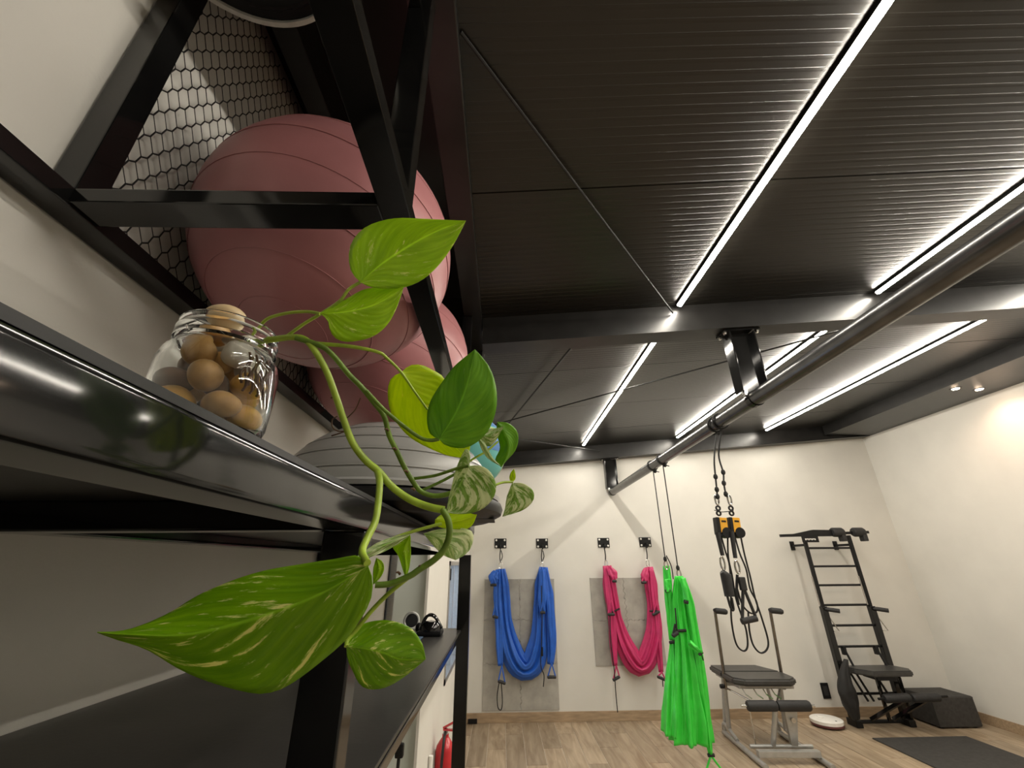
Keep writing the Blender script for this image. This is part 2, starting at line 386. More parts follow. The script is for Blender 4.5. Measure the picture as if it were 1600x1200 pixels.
# tie rods
def rod(a, b, r, label, name='tie_rod'):
    o = MB().tube([a, b], r, 8).build(name, M['cord'], smooth=True); return tag(o, label, 'rod', 'roof tie rods')
rod(wz(720, 50, 1.545), Vector((1.185, 2.43, ZL(1.0)-.02)), .006, 'long thin black tie rod slanting under the near ceiling')
rod(Vector((-.12, 5.35, ZC(-.1)-.08)), Vector((.60, 2.585, ZC(.6)-.07)), .008, 'thin black tie rod reaching the middle roof beam near the ball rack')
rod(Vector((-.12, 4.55, ZC(-.1)-.10)), Vector((3.0, 2.60, ZC(3)-.10)), .007, 'thin black tie rod passing behind the hanger bracket of the pipe')
rod(Vector((-.12, 4.95, ZC(-.1)-.10)), Vector((1.5, 6.235, ZC(1.5)-.10)), .007, 'thin black tie rod ending at the beam over the back wall')

# linear lights
def linear(x, y0, y1, label, off=''):
    t = thing('linear_light'+off, label, 'light', (x, (y0+y1)/2, ZL(x)), 'linear ceiling lights')
    z = ZL(x)
    MB().box(x-.019, x+.019, y0, y1, z+.0125, ZC(x)+.0005).build('housing', M['lampbody'], t)
    mb = MB(); pr = [(math.cos(a)*.017, -math.sin(a)*.014) for a in [PI*i/8 for i in range(9)]]
    n = len(pr); vs = [(x+px, y0+.004, z+.012+pz) for px, pz in pr]+[(x+px, y1-.004, z+.012+pz) for px, pz in pr]
    mb.add(vs, [(i, i+1, n+i+1, n+i) for i in range(n-1)]+[tuple(range(n)), tuple(range(n, 2*n))[::-1]])
    mb.build('diffuser'+off, M['led'], t, smooth=True)
    for ye in (y0, y1): MB().box(x-.020, x+.020, ye-.003, ye+.004, z+.006, ZC(x)).build('end_cap', M['lampbody'], t)
LX = (1.231, 2.68, 4.09)
for x, nm in zip(LX, ('the one closest to the ball rack', 'the one beside the round pipe', 'the one closest to the right wall')):
    linear(x, -1.0, BY-.02, 'white linear light before the middle beam, '+nm, '_offscreen' if x > 4 else '')
    linear(x, BY+.20, D-.30, 'white linear light between middle beam and back wall, '+nm)

# dark soffit along the right wall with two recessed downlights
XSO = 5.09; ZSO = H+1.832
struct(MB().box(XSO, XR, YF, D-.17, ZSO, ZSO+.30, c=.004), 'trim_2', M['beamm'])
def downlight(u, v, e, label):
    p = wz(u, v, 1.832)
    t = thing('downlight', label, 'light', p, 'warm downlights')
    MB().lathe([(.036, -.004), (.052, -.004), (.056, .0), (.036, .0)], 28, p, close=True).build('trim_ring', M['lampbody'], t, smooth=True)
    MB().lathe([(0, -.002), (.035, -.002), (.030, -.009), (0, -.012)], 28, p).build('lens', M['spot'], t, smooth=True)
    l = bpy.data.lights.new('downlight_bulb', 'SPOT'); l.energy = e*.8; l.color = (1, .70, .50); l.spot_size = math.radians(150); l.spot_blend = .7; l.shadow_soft_size = .02
    lo = bpy.data.objects.new('downlight_bulb', l); COL.objects.link(lo); attach(lo, t); lo.location = p-Vector((0, 0, .03))
downlight(1493, 607, 9, 'warm downlight in the dark soffit, farther from the right wall')
downlight(1530, 608, 11, 'warm downlight in the dark soffit, washing the right wall')

# ------------------------------------------------------------------ pipe with hangers
PX, PZ, PR = 1.655, H+.985, .050
o = MB().tube([(PX, -1.2, PZ), (PX, D-.02, PZ)], PR, 28).build('overhead_pipe', M['pipe'], smooth=True)
tag(o, 'thick dark steel pipe hung under the roof beams', 'pipe')
def hanger(yc, label):
    t = thing('pipe_hanger', label, 'bracket', (PX, yc, ZB(PX)), 'pipe hangers')
    zt_, zb_ = ZB(PX)-.002, PZ+PR*.86
    hw = .085
    MB().box(PX-hw, PX+hw, yc-.004, yc+.004, zb_, zt_-.012).build('web', M['blk'], t)
    for s in (-1, 1):
        MB().box(PX+s*hw-.005, PX+s*hw+.005, yc-.05, yc+.05, zb_, zt_-.012, c=.002).build('flange', M['blk'], t)
    b = MB().add([(PX+s*.13, yc+q*.055, ZB(PX+s*.13)-.002-d) for d in (.0, .012) for s, q in ((-1, -1), (1, -1), (1, 1), (-1, 1))],
        [(0, 1, 2, 3), (4, 7, 6, 5), (0, 4, 5, 1), (1, 5, 6, 2), (2, 6, 7, 3), (3, 7, 4, 0)]).build('top_plate', M['blk'], t)
    for s in (-1, 1):
        for q in (-1, 1): MB().lathe([(.0, -.022), (.010, -.020), (.014, -.010), (.014, .0)], 6, (PX+s*.115, yc+q*.035, ZB(PX+s*.115)-.012)).build('bolt', M['steel'], b)
    MB().lathe([(PR+.001, -.022), (PR+.006, -.022), (PR+.006, .022), (PR+.001, .022)], 28, (PX, yc, PZ), (0, 1, 0), close=True).build('clamp_ring', M['blk'], t, smooth=True)
    for s in (-1, 1): MB().box(PX+s*(PR+.004)-.012, PX+s*(PR+.004)+.012, yc-.015, yc+.015, PZ+.02, PZ+.06, c=.003).build('clamp_lug', M['steel'], t)
hanger(BY+.075, 'glossy black steel hanger bracket under the middle roof beam')
hanger(D-.085, 'black steel hanger bracket at the back wall end of the pipe')

# ================================================================== SHELF UNIT AND BALL RACK
X0 = -.196; ZS = H+.097; ZLO = H-.29; YP = .645; YE = 2.33
sh = thing('shelf_unit', 'black steel two tier shelf unit with glossy rails against the left wall', 'shelf', (-.57, 1.0, 0))
YN = -1.25
MB().box(XW+.004, X0-.006, YN, YE+.07, ZS-.006, ZS, c=.002).build('shelf_board', M['panel'], sh)
MB().box(X0-.0058, X0-.0030, YN, YE+.07, ZS-.0062, ZS).build('edge_strip', M['blkm'], sh)
MB().box(X0-.058, X0, YN, YE+.06, ZS-.050, ZS-.0065, c=.006).build('front_rail', M['blk'], sh, smooth=True)
MB().box(XW+.005, XW+.075, YN, YE+.06, ZS-.036, ZS-.0065, c=.004).build('wall_rail', M['blk'], sh, smooth=True)
for y in (YN, YP, YE): MB().box(XW+.076, X0-.0585, y, y+.042, ZS-.049, ZS-.0065, c=.003).build('cross_rail', M['blk'], sh)
MB().box(XW+.004, X0-.002, YN, YE+.07, ZLO-.008, ZLO, c=.002).build('shelf_board', M['panel'], sh)
MB().box(X0-.040, X0, YN, YE+.07, ZLO-.030, ZLO-.0085, c=.003).build('front_rail', M['blk'], sh, smooth=True)
MB().box(XW+.005, XW+.045, YN, YE+.07, ZLO-.045, ZLO-.0085, c=.003).build('wall_rail', M['blk'], sh)
for y in (YN, YP, YE):
    xo = .040 if y == YE else 0
    MB().box(X0-.063+xo, X0-.003+xo, y, y+.042, 0, ZS-.0505, c=.003).build('post', M['blk'], sh)
    MB().box(XW+.006, XW+.066, y, y+.042, 0, ZS-.0365, c=.003).build('post', M['blk'], sh)

# hanging ball rack
ZT = H+.68
rk = thing('ball_rack', 'black steel rack of square tubes hung high on the wall holding pink exercise balls', 'rack', (-.57, 1.3, ZT))
MB().box(X0-.060, X0, -.9, YE+.07, ZT, ZT+.040, c=.003).build('front_rail', M['blk'], rk, smooth=True)
MB().box(XW+.006, XW+.07, -.9, YE+.07, ZT-.006, ZT+.037, c=.003).build('wall_rail', M['blk'], rk)
for y in (-.85, YP, YE): MB().box(XW+.07, X0-.060, y, y+.070, ZT, ZT+.037, c=.003).build('cross_rail', M['blk'], rk)
for y in (-.85, YP, YE):
    MB().box(X0-.066, X0-.003, y, y+.050, ZT+.040, H+1.499, c=.003).build('hanger_post', M['blk'], rk)
    MB().box(XW+.006, XW+.070, y, y+.060, ZT+.037, H+1.9, c=.003).build('wall_post', M['blk'], rk)
MB().box(XW+.006, XW+.070, .35, .41, ZT+.037, H+1.409, c=.003).build('wall_post', M['blk'], rk)
for y in (.22, .54): MB().box(XW+.005, X0-.07, y, y+.04, H+1.41, H+1.45, c=.002).build('top_bar', M['blk'], rk)
MB().box(X0-.068, X0-.03, -.85, .645, H+1.41, H+1.45, c=.002).build('top_bar', M['blk'], rk)

# hexagonal netting on the wall behind the balls, hung on the diagonal
nb = MB(); xn = XW+.03
cw, ch = .046, .049
e1 = (math.cos(math.radians(61.7)), math.sin(math.radians(61.7))); e2 = (math.cos(math.radians(-55)), math.sin(math.radians(-55)))
oy, oz = 1.05, H+1.25
def nv(a, b):
    y = oy+a*e1[0]+b*e2[0]; z = oz+a*e1[1]+b*e2[1]
    return (xn+.006*math.sin(y*5)+.006*math.sin(z*4), y, z)
def inside(p): return .70 < p[1] < 2.3 and ZT+.035 < p[2] < H+1.9
def seg(p, q, r=.0017):
    if inside(p) and inside(q): nb.tube([p, q], r, 4, cap=False)
for i in range(-34, 35):
    for j in range(-34, 35):
        a0 = i*cw+(cw/2 if j % 2 else 0); b0 = j*ch; k = ch*.42
        seg(nv(a0, b0-k), nv(a0, b0+k), .0014)
        seg(nv(a0, b0+k), nv(a0+cw/2, b0+ch-k), .0022)
        seg(nv(a0, b0+k), nv(a0-cw/2, b0+ch-k), .0022)
o = nb.build('wire_netting', M['wire'], rk); o['label'] = 'dark hexagonal wire netting'

# exercise balls
def ball(c, r, axis, m, mg, label, name='exercise_ball', nring=9):
    t = thing(name, label, 'ball', (c[0], c[1], c[2]-r))
    pr = []
    n = 96; gr = [math.pi*(k+1)/(nring+1) for k in range(nring)]
    for i in range(n+1):
        a = PI*i/n; rr = r
        for g in gr:
            d = abs(a-g)
            if d < .022: rr = r*(1-.004*(1-d/.022))
        pr.append((rr*math.sin(a), -rr*math.cos(a)))
    pr[0] = (0, -r); pr[-1] = (0, r)
    MB().lathe(pr, 72, c, axis).build('shell', m, t, smooth='all')
    for g in gr:
        rg = r*math.sin(g)
        MB().lathe([(rg+.0014*math.cos(q), -r*math.cos(g)+.0014*math.sin(q)) for q in [PI*k/3 for k in range(6)]], 72, c, axis, close=True).build('moulded_line', mg, t, smooth='all')
    MB().lathe([(0, 0), (.012, 0), (.010, .004), (0, .004)], 14, Vector(c)+Vector(axis).normalized()*(r-.001), axis).build('valve_plug', mg, t)
    return t
BR = .385
ball((-.5615, 1.105, H+.952), BR, (.12, .25, .95), M['pvc'], M['pvc'], 'large dusty pink exercise ball held by the front of the rack')
ball((-.5615, 1.890, H+.952), BR, (.15, .2, .95), M['pvc'], M['pvc'], 'dusty pink exercise ball behind the first one, farther along the rack')

# round ribbed disc lying on the top bars
cx, cyy, cz = -.645, .432, H+1.452
t = thing('balance_disc', 'black ribbed round disc with a pale rim lying on the top bars of the rack', 'disc', (cx, cyy, cz))
R_ = .288
MB().lathe([(R_-.012, .0), (R_, .0), (R_+.004, .012), (R_+.004, .05), (R_-.012, .05)], 80, (cx, cyy, cz), close=True).build('rim', M['pale'], t, smooth=True)
pr = [(0, .006)]; q = .05
while q < R_-.03: pr += [(q, .008), (q+.006, .0), (q+.014, .0), (q+.020, .010)]; q += .026
pr += [(R_-.013, .01), (R_-.013, .045), (0, .06)]
MB().lathe(pr, 64, (cx, cyy, cz)).build('ribbed_base', M['blkm'], t, smooth=True)

# half dome balance trainer on the shelf
BC = Vector((-.285, 1.085, ZS)); R_ = .287
t = thing('balance_trainer', 'grey half dome balance trainer on a black round base standing on the shelf', 'balance trainer', BC)
base = MB().lathe([(0, .012), (.20, .012), (.215, .003), (R_-.03, .003), (R_-.004, .016), (R_, .028), (R_-.004, .040), (R_-.02, .046), (0, .046)], 72, BC).build('base', M['blkm'], t, smooth=True)
for s in (1, -1): MB().box(BC.x+s*.245-.022, BC.x+s*.245+.022, BC.y-.05, BC.y+.05, ZS+.0022, ZS+.0028).build('grip_recess', M['rubber'], base)
pr = [(R_-.022, .0465)]
for i in range(1, 61):
    a = PI/2*i/60; rr = (R_-.024)*math.cos(a); zz = .047+.195*math.sin(a)
    k = i % 8
    if k == 0: rr *= .993; zz -= .0012
    pr.append((max(rr, 0) if i < 60 else 0, zz))
MB().lathe(pr, 72, BC).build('dome', M['grey'], t, smooth='all')
MB().lathe([(R_-.030, .046), (R_-.010, .046), (R_-.008, .055), (R_-.022, .062)], 72, BC, close=True).build('dome_collar', M['grey'], t, smooth=True)
for i in range(8, 60, 8):
    a = PI/2*i/60; rr = (R_-.024)*math.cos(a); zz = .047+.195*math.sin(a)
    MB().lathe([(rr+.0012*math.cos(q), zz+.0012*math.sin(q)) for q in [PI*k/3 for k in range(6)]], 72, BC, close=True).build('moulded_line', M['grey'], t, smooth='all')

# foam block and teal ball behind the dome
o = MB().box(-.46, -.10, 1.40, 1.62, ZS+.0005, ZS+.150, c=.01).build('foam_block', M['cushion']); tag(o, 'charcoal foam block on the shelf under the teal ball', 'block')
TB = Vector((-.118, 1.50, ZS+.1505+.133)); r = .133
t = thing('play_ball', 'teal ball with blue panels behind the grey half dome', 'ball', TB-Vector((0, 0, r)))
MB().lathe([(r*math.sin(PI*i/48) if 0 < i < 48 else 0, -r*math.cos(PI*i/48)) for i in range(49)], 64, TB).build('shell', M['cyan'], t, smooth='all')
def patch(a0, a1, e0, e1, m, nm, rr=r+.0008):
    n = 14; vs = []; fs = []
    for i in range(n+1):
        for j in range(n+1):
            a = math.radians(a0+(a1-a0)*i/n); e = math.radians(e0+(e1-e0)*j/n)
            vs.append(TB+Vector((math.cos(e)*math.cos(a), math.cos(e)*math.sin(a), math.sin(e)))*rr)
    for i in range(n):
        for j in range(n): k = i*(n+1)+j; fs.append((k, k+1, k+n+2, k+n+1))
    MB().add(vs, fs).build(nm, m, t, smooth='all')
for a in (-150, -60, 30, 120):
    patch(a, a+52, -8, 24, M['cyb'], 'printed_panel'); patch(a, a+52, 34, 62, M['cyb'], 'printed_panel')
    patch(a-2, a+56, 27, 30, M['cyy'], 'printed_line', r+.0009); patch(a+54, a+57, -40, 62, M['cyy'], 'printed_line', r+.001)

# ------------------------------------------------------------------ jar with pebbles
JC = Vector((-.246, .334, ZS+.0004))
t = thing('glass_jar', 'small round clear glass jar of pebbles standing at the shelf edge', 'jar', JC)
outp = [(.0, .0), (.038, .0), (.042, .003), (.0445, .010), (.0455, .03), (.0455, .058), (.043, .068), (.038, .074), (.0372, .077), (.0395, .079), (.0395, .082), (.0375, .084), (.0395, .087), (.0395, .090), (.0375, .093), (.0385, .097), (.0375, .0985)]
inp = [(.0355, .0975), (.0352, .078), (.0400, .066), (.0428, .056), (.0428, .03), (.041, .010), (.037, .006), (.0, .006)]
MB().lathe(outp+inp, 48, JC).build('jar_body', M['glass'], t, smooth=True)
peb = [mat('pebble_tan', (.46, .27, .095), .42, noise=.4, nscale=45), mat('pebble_ochre', (.58, .34, .085), .45, noise=.35, nscale=45), mat('pebble_brown', (.16, .085, .045), .5, noise=.4, nscale=50),
       mat('pebble_white', (.62, .58, .50), .5, noise=.12, nscale=40), mat('pebble_grey', (.15, .145, .14), .5, noise=.25, nscale=60)]
def pebble(c, rx, ry, rz, m, label, rot):
    bm = bmesh.new(); bmesh.ops.create_icosphere(bm, subdivisions=3, radius=1)
    sd = random.random()*9
    for q in bm.verts:
        k = 1+.06*math.sin(q.co.x*2.3+sd)+.05*math.sin(q.co.y*3.1+sd*2)+.04*math.sin(q.co.z*2.7+sd*3)
        q.co = Vector((q.co.x*rx, q.co.y*ry, q.co.z*rz))*k*.93
        q.co.rotate(Matrix.Rotation(rot, 3, 'Z'))
    me = bpy.data.meshes.new('pebble'); bm.to_mesh(me); bm.free(); me.materials.append(m)
    for p in me.polygons: p.use_smooth = True
    o = bpy.data.objects.new('pebble', me); COL.objects.link(o); o.location = JC+Vector(c)
    tag(o, label, 'pebble', 'pebbles in the jar')
lay = [(.0195, .1, .0150), (.0430, .75, .0148), (.0655, .2, .0132)]
cols = [[1, 0, 0, 1, 0, 4], [0, 1, 2, 0, 1, 2], [3, 0, 2, 0, 3, 0]]
nmz = ['tan', 'ochre', 'dark brown', 'white', 'grey']
for (z, ph, rr), cc in zip(lay, cols):
    rg = .0268 if z < .06 else .0225
    for k in range(5):
        a = ph+k*2*PI/5+.5
        pebble((rg*math.cos(a), rg*math.sin(a), z+.002*math.sin(k*2.1)), rr*(1.02+.06*math.sin(k*3)), rr*.98, rr*(.86+.06*math.cos(k*2)), peb[cc[k]], nmz[cc[k]]+' rounded pebble in the '+('bottom' if z < .03 else 'middle' if z < .06 else 'upper')+' layer inside the glass jar', a)
    pebble((0, 0, z+.002), .0105, .0105, .0115, peb[cc[5]], nmz[cc[5]]+' pebble at the core of the '+('bottom' if z < .03 else 'middle' if z < .06 else 'upper')+' layer inside the jar', 0)
for k, (a, cc) in enumerate(((2.4, 3), (4.6, 0), (.4, 3))):
    pebble((.0170*math.cos(a), .0170*math.sin(a), .0875), .0145, .0135, .0105, peb[cc], nmz[cc]+' rounded pebble in the mouth of the glass jar', a)
pebble((-.003, -.010, .1095), .0165, .0135, .0105, mat('pebble_cream', (.56, .42, .24), .45, noise=.2, nscale=40), 'cream pebble lying on top of the jar mouth', .4)

# ------------------------------------------------------------------ trailing pothos
pt = thing('trailing_pothos', 'variegated green trailing plant growing out of the jar over the shelf edge', 'plant', JC+Vector((.02, 0, .09)))
G = dict(
 bright=leaf_mat('leaf_bright', (.29, .50, .010), (.44, .66, .026), (.78, .78, .34), .60, 1.3, .42),
 lime=leaf_mat('leaf_lime', (.40, .56, .010), (.54, .68, .02), (.72, .70, .14), .62, 4.1, .5),
 deep=leaf_mat('leaf_deep', (.11, .32, .006), (.19, .44, .014), (.45, .58, .17), .66, 7.7, .32),
 giant=leaf_mat('leaf_giant', (.15, .34, .004), (.26, .48, .008), (.80, .80, .32), .57, 2.2, .32),
 mott=leaf_mat('leaf_mottled', (.15, .32, .03), (.30, .46, .10), (.64, .70, .44), .46, 5.6, .32),
 pale=leaf_mat('leaf_pale', (.27, .42, .13), (.44, .56, .26), (.68, .73, .50), .48, 9.4, .42))
def leaf(mid, L, Rr, zb, zt_, m, dl=.0, dr=.0, cup=0.0, n=22, k=7):
    mid = resample(smooth_path([(*p, 0) for p in mid], 5), n)
    L = resample(smooth_path([(*p, 0) for p in L], 5), n); Rr = resample(smooth_path([(*p, 0) for p in Rr], 5), n)
    vs = []; uv = []
    for i in range(n):
        tt = i/(n-1); zc = zb+(zt_-zb)*tt+cup*math.sin(PI*tt)
        for j in range(-k, k+1):
            s = j/k; e = (L if s < 0 else Rr)[i]; p = mid[i].lerp(e, abs(s))
            bow = math.sin(PI*tt)**.6 if 0 < tt < 1 else 0
            z = zc+(dl if s < 0 else dr)*(abs(s)**1.4)*bow+.0022*math.sin(abs(s)*PI)*bow+.0012*math.sin(tt*15+s*3)*abs(s)*bow
            vs.append(wd(p.x, p.y, z)); uv.append((.5+s/2, tt))
    w_ = 2*k+1; fs = [(i*w_+j, i*w_+j+1, (i+1)*w_+j+1, (i+1)*w_+j) for i in range(n-1) for j in range(2*k)]
    me = bpy.data.meshes.new('leaf'); me.from_pydata([tuple(q) for q in vs], [], fs); me.update()
    ul = me.uv_layers.new(name='UVMap')
    for lp in me.loops: ul.data[lp.index].uv = uv[lp.vertex_index]
    me.materials.append(m)
    for p in me.polygons: p.use_smooth = True
    o = bpy.data.objects.new('leaf', me); COL.objects.link(o); attach(o, pt)
    so = o.modifiers.new('thickness', 'SOLIDIFY'); so.thickness = .0005; so.offset = 0
    return o
def stem(pts, ds, r, m=stem_m, nm='stem', k=5):
    n = len(pts); d = ds if len(ds) == n else [ds[0]+(ds[1]-ds[0])*i/(n-1) for i in range(n)]
    P = smooth_path([wd(u, v, q) for (u, v), q in zip(pts, d)], k)
    rr = r if not hasattr(r, '__len__') else [r[0]+(r[1]-r[0])*i/(len(P)-1) for i in range(len(P))]
    o = MB().tube(P, rr, 10).build(nm, m, pt, smooth=True); return o
stem([(372, 545), (398, 534), (430, 530), (455, 527), (475, 530), (490, 545), (510, 580), (525, 620), (535, 650), (550, 690), (570, 718), (592, 737), (612, 760), (640, 780), (670, 792), (694, 797)], (.372, .358), (.0028, .0033))
stem([(690, 795), (700, 812), (702, 835), (694, 858), (678, 875), (655, 890), (640, 900), (610, 912), (586, 914)], (.358, .335), (.0030, .0024), stem_d)
stem([(650, 893), (610, 925), (580, 955), (556, 985), (543, 1000), (541, 1010)], (.345, .325), .0018)
stem([(589, 734), (593, 752), (591, 785), (586, 815), (574, 840), (566, 862), (574, 880)], (.364, .285), (.0030, .0026))
stem([(462, 528), (500, 540), (520, 555), (545, 585), (565, 605), (585, 630), (600, 650), (608, 680), (620, 705), (632, 730), (645, 752), (658, 768), (680, 775), (706, 770), (722, 760)], (.366, .392), (.0024, .0023), stem_d)
stem([(572, 610), (600, 640), (630, 665), (655, 683), (672, 688), (686, 686)], (.370, .376), .0017, stem_d, 'petiole')
stem([(455, 527), (490, 536), (545, 541), (590, 550), (605, 560), (627, 582), (650, 615), (668, 640)], (.368, .40), (.0020, .0010), stem_m, 'petiole')
stem([(392, 520), (405, 510), (420, 497), (450, 489), (480, 487), (500, 490)], (.378, .36), .0014, stem_m, 'petiole')
stem([(447, 526), (475, 506), (500, 491), (530, 471), (545, 452), (563, 441)], (.370, .375), .0014, stem_m, 'petiole')
stem([(645, 748), (680, 743), (714, 732), (733, 728)], (.388, .372), .0014, stem_d, 'petiole')
stem([(660, 766), (690, 752), (716, 738)], (.391, .40), .0014, stem_d, 'petiole')
stem([(735, 768), (770, 759), (785, 754), (801, 753)], (.40, .42), .0012, stem_m, 'petiole')
stem([(572, 872), (600, 848), (640, 832), (690, 818)], (.33, .372), .0014, stem_m, 'petiole')
stem([(716, 738), (735, 720), (760, 705), (778, 690)], (.40, .425), .0011, stem_m, 'petiole')
stem([(563, 622), (555, 640), (540, 655)], (.373, .376), .0005, root_m, 'aerial_root')
stem([(528, 650), (519, 656), (520, 668), (530, 674), (545, 672), (518, 681)], (.372, .376), .0006, root_m, 'aerial_root')
for (u, v) in ((523, 624), (607, 673), (619, 703), (637, 738), (691, 795), (648, 766), (660, 887), (625, 897)):
    stem([(u, v), (u-3, v-3), (u-6, v-2)], (.366 if v < 800 else .345, .363 if v < 800 else .343), (.0012, .0006), root_m, 'stem_node', 2)
# roots inside the jar
for k in range(12):
    a = -.55+k*.05
    MB().tube(smooth_path([JC+Vector((.0408*math.cos(a+.05*math.sin(i*1.3+k*2)), .0408*math.sin(a+.05*math.sin(i*1.3+k*2)), .066-i*.0055-.003*(k % 3))) for i in range(6)], 4), .0010, 6).build('root', root_m, pt, smooth=True)
leaf([(563, 441), (600, 410), (650, 378), (690, 358), (728, 345)], [(563, 441), (549, 425), (545, 400), (550, 378), (567, 358), (590, 347), (620, 341), (660, 342), (700, 344), (728, 345)],
     [(563, 441), (580, 449), (605, 451), (632, 449), (660, 437), (685, 415), (705, 388), (718, 365), (728, 345)], .376, .40, G['bright'], .012, .004)
leaf([(500, 490), (540, 487), (580, 478), (610, 463), (631, 448)], [(500, 490), (520, 478), (545, 465), (570, 452), (600, 449), (631, 448)],
     [(500, 490), (512, 500), (516, 518), (528, 531), (548, 534), (580, 527), (603, 510), (618, 485), (631, 448)], .36, .385, G['bright'], .018, .004)
leaf([(627, 582), (665, 635), (700, 685), (728, 716)], [(627, 582), (612, 590), (606, 608), (608, 635), (618, 658), (640, 683), (670, 700), (700, 712), (728, 716)],
     [(627, 582), (640, 571), (658, 570), (672, 576), (680, 580), (693, 590), (715, 630), (730, 670), (735, 700), (728, 716)], .398, .425, G['lime'], .006, .010)
leaf([(686, 686), (712, 645), (730, 600), (742, 546)], [(686, 686), (672, 678), (667, 655), (672, 628), (690, 598), (712, 570), (742, 546)],
     [(686, 686), (693, 694), (712, 700), (735, 697), (760, 677), (774, 645), (776, 612), (768, 580), (755, 560), (742, 546)], .374, .385, G['deep'], .004, .014)
leaf([(777, 659), (793, 690), (792, 712), (783, 730)], [(777, 659), (776, 675), (781, 700), (774, 718), (783, 730)], [(777, 659), (794, 661), (807, 672), (810, 687), (805, 704), (795, 716), (783, 730)], .43, .425, G['deep'], .006, .008, n=16)
leaf([(744, 676), (762, 682), (775, 676), (787, 666)], [(744, 676), (760, 671), (775, 669), (787, 666)], [(744, 676), (753, 690), (764, 698), (775, 688), (787, 666)], .405, .415, G['mott'], .004, .006, n=14)
leaf([(744, 681), (757, 697), (768, 716), (782, 728)], [(744, 681), (755, 686), (763, 703), (770, 715), (782, 728)], [(744, 681), (748, 690), (753, 703), (763, 717), (782, 728)], .404, .41, G['pale'], .004, .003, n=14)
leaf([(733, 728), (722, 750), (710, 775), (697, 801)], [(733, 728), (735, 712), (729, 700), (720, 715), (712, 735), (706, 760), (701, 780), (697, 801)],
     [(733, 728), (751, 728), (766, 737), (775, 756), (772, 776), (757, 793), (736, 802), (714, 803), (697, 801)], .372, .362, G['mott'], .016, .006)
leaf([(800, 755), (805, 775), (799, 793), (785, 807)], [(800, 755), (796, 765), (791, 780), (789, 795), (785, 807)], [(800, 755), (817, 755), (831, 764), (835, 775), (830, 787), (817, 797), (800, 803), (785, 807)], .42, .412, G['mott'], .006, .005, n=16)
leaf([(800, 754), (801, 746), (803, 733)], [(800, 754), (796, 748), (798, 739), (803, 733)], [(800, 754), (805, 748), (805, 740), (803, 733)], .42, .42, G['lime'], .002, .002, n=10)
leaf([(680, 812), (710, 815), (745, 804)], [(680, 812), (690, 804), (715, 800), (745, 804)], [(680, 812), (682, 822), (710, 827), (735, 824), (745, 804)], .382, .392, G['lime'], .006, .004, n=14)
leaf([(662, 834), (690, 842), (706, 856), (712, 875)], [(662, 834), (675, 850), (692, 867), (712, 875)], [(662, 834), (681, 828), (718, 825), (738, 831), (738, 850), (729, 865), (712, 875)], .384, .378, G['pale'], .003, .010)
leaf([(575, 884), (500, 928), (400, 965), (300, 990), (220, 992), (152, 988)], [(575, 884), (560, 868), (520, 874), (480, 880), (400, 895), (320, 925), (260, 960), (200, 984), (152, 988)],
     [(575, 884), (582, 905), (580, 935), (565, 965), (540, 1000), (500, 1035), (460, 1065), (430, 1080), (395, 1083), (330, 1066), (280, 1045), (230, 1015), (185, 1000), (152, 988)], .285, .245, G['giant'], .022, .012, n=34, k=10)
leaf([(641, 836), (632, 858), (634, 880), (634, 905)], [(641, 836), (620, 842), (612, 852), (622, 868), (628, 885), (634, 905)], [(641, 836), (642, 860), (640, 885), (634, 905)], .35, .345, G['bright'], .006, .004, n=14)
leaf([(641, 836), (605, 850), (575, 864), (548, 876)], [(641, 836), (622, 837), (590, 848), (548, 876)], [(641, 836), (612, 856), (580, 870), (548, 876)], .351, .31, G['mott'], .004, .004, n=14)
leaf([(588, 872), (592, 890), (583, 913)], [(588, 872), (583, 890), (583, 913)], [(588, 872), (598, 878), (600, 890), (594, 903), (583, 913)], .335, .335, G['bright'], .004, .004, n=12)
leaf([(541, 1010), (570, 1013), (600, 1020), (625, 1030), (665, 1030)], [(541, 1010), (546, 992), (560, 978), (585, 970), (612, 970), (640, 980), (655, 997), (662, 1012), (665, 1030)],
     [(541, 1010), (543, 1030), (552, 1050), (563, 1070), (580, 1077), (605, 1073), (635, 1055), (665, 1030)], .325, .335, G['giant'], .010, .010)

# ------------------------------------------------------------------ things on the lower shelf
zs = ZLO+.0006
p = wz(672, 993, -.29+.0)
t = thing('black_shoe', 'small glossy black strapped shoe lying on the lower shelf', 'shoe', (p.x, p.y, zs))
x, y = p.x, p.y
MB().box(x-.055, x+.055, y-.045, y+.045, zs, zs+.022, c=.009).build('sole', M['blkm'], t, smooth=True)
MB().lathe([(.048, 0), (.046, .018), (.034, .034), (.0, .040)], 20, (x, y, zs+.0205)).build('upper', M['blk'], t, smooth=True)
for s in (-1, 1): MB().tube(smooth_path([(x-.045, y+s*.02, zs+.025), (x-.02, y+s*.02, zs+.075), (x+.015, y+s*.012, zs+.075), (x+.05, y+s*.005, zs+.028)]), .006, 8).build('strap', M['blk'], t, smooth=True)
p = wz(642, 985, -.29); x, y = p.x, p.y
t = thing('buckle_ring', 'round ring with a pale edge standing next to the black shoe', 'ring', (x, y, zs))
MB().lathe([(.034+.006*math.cos(q), .006*math.sin(q)) for q in [2*PI*k/8 for k in range(8)]], 28, (x, y, zs+.041), (.25, -1, .15), close=True).build('ring_edge', M['pale'], t, smooth=True)
MB().lathe([(0, -.004), (.030, -.004), (.030, .004), (0, .004)], 24, (x, y, zs+.041), (.25, -1, .15)).build('ring_face', M['blkm'], t, smooth=True)
t = thing('hand_weight', 'thin black bar with two knobs at the far end of the lower shelf', 'weight', (-.30, 2.24, zs))
MB().tube([(-.40, 2.24, zs+.022), (-.275, 2.24, zs+.022)], .006, 8).build('bar', M['blkm'], t)
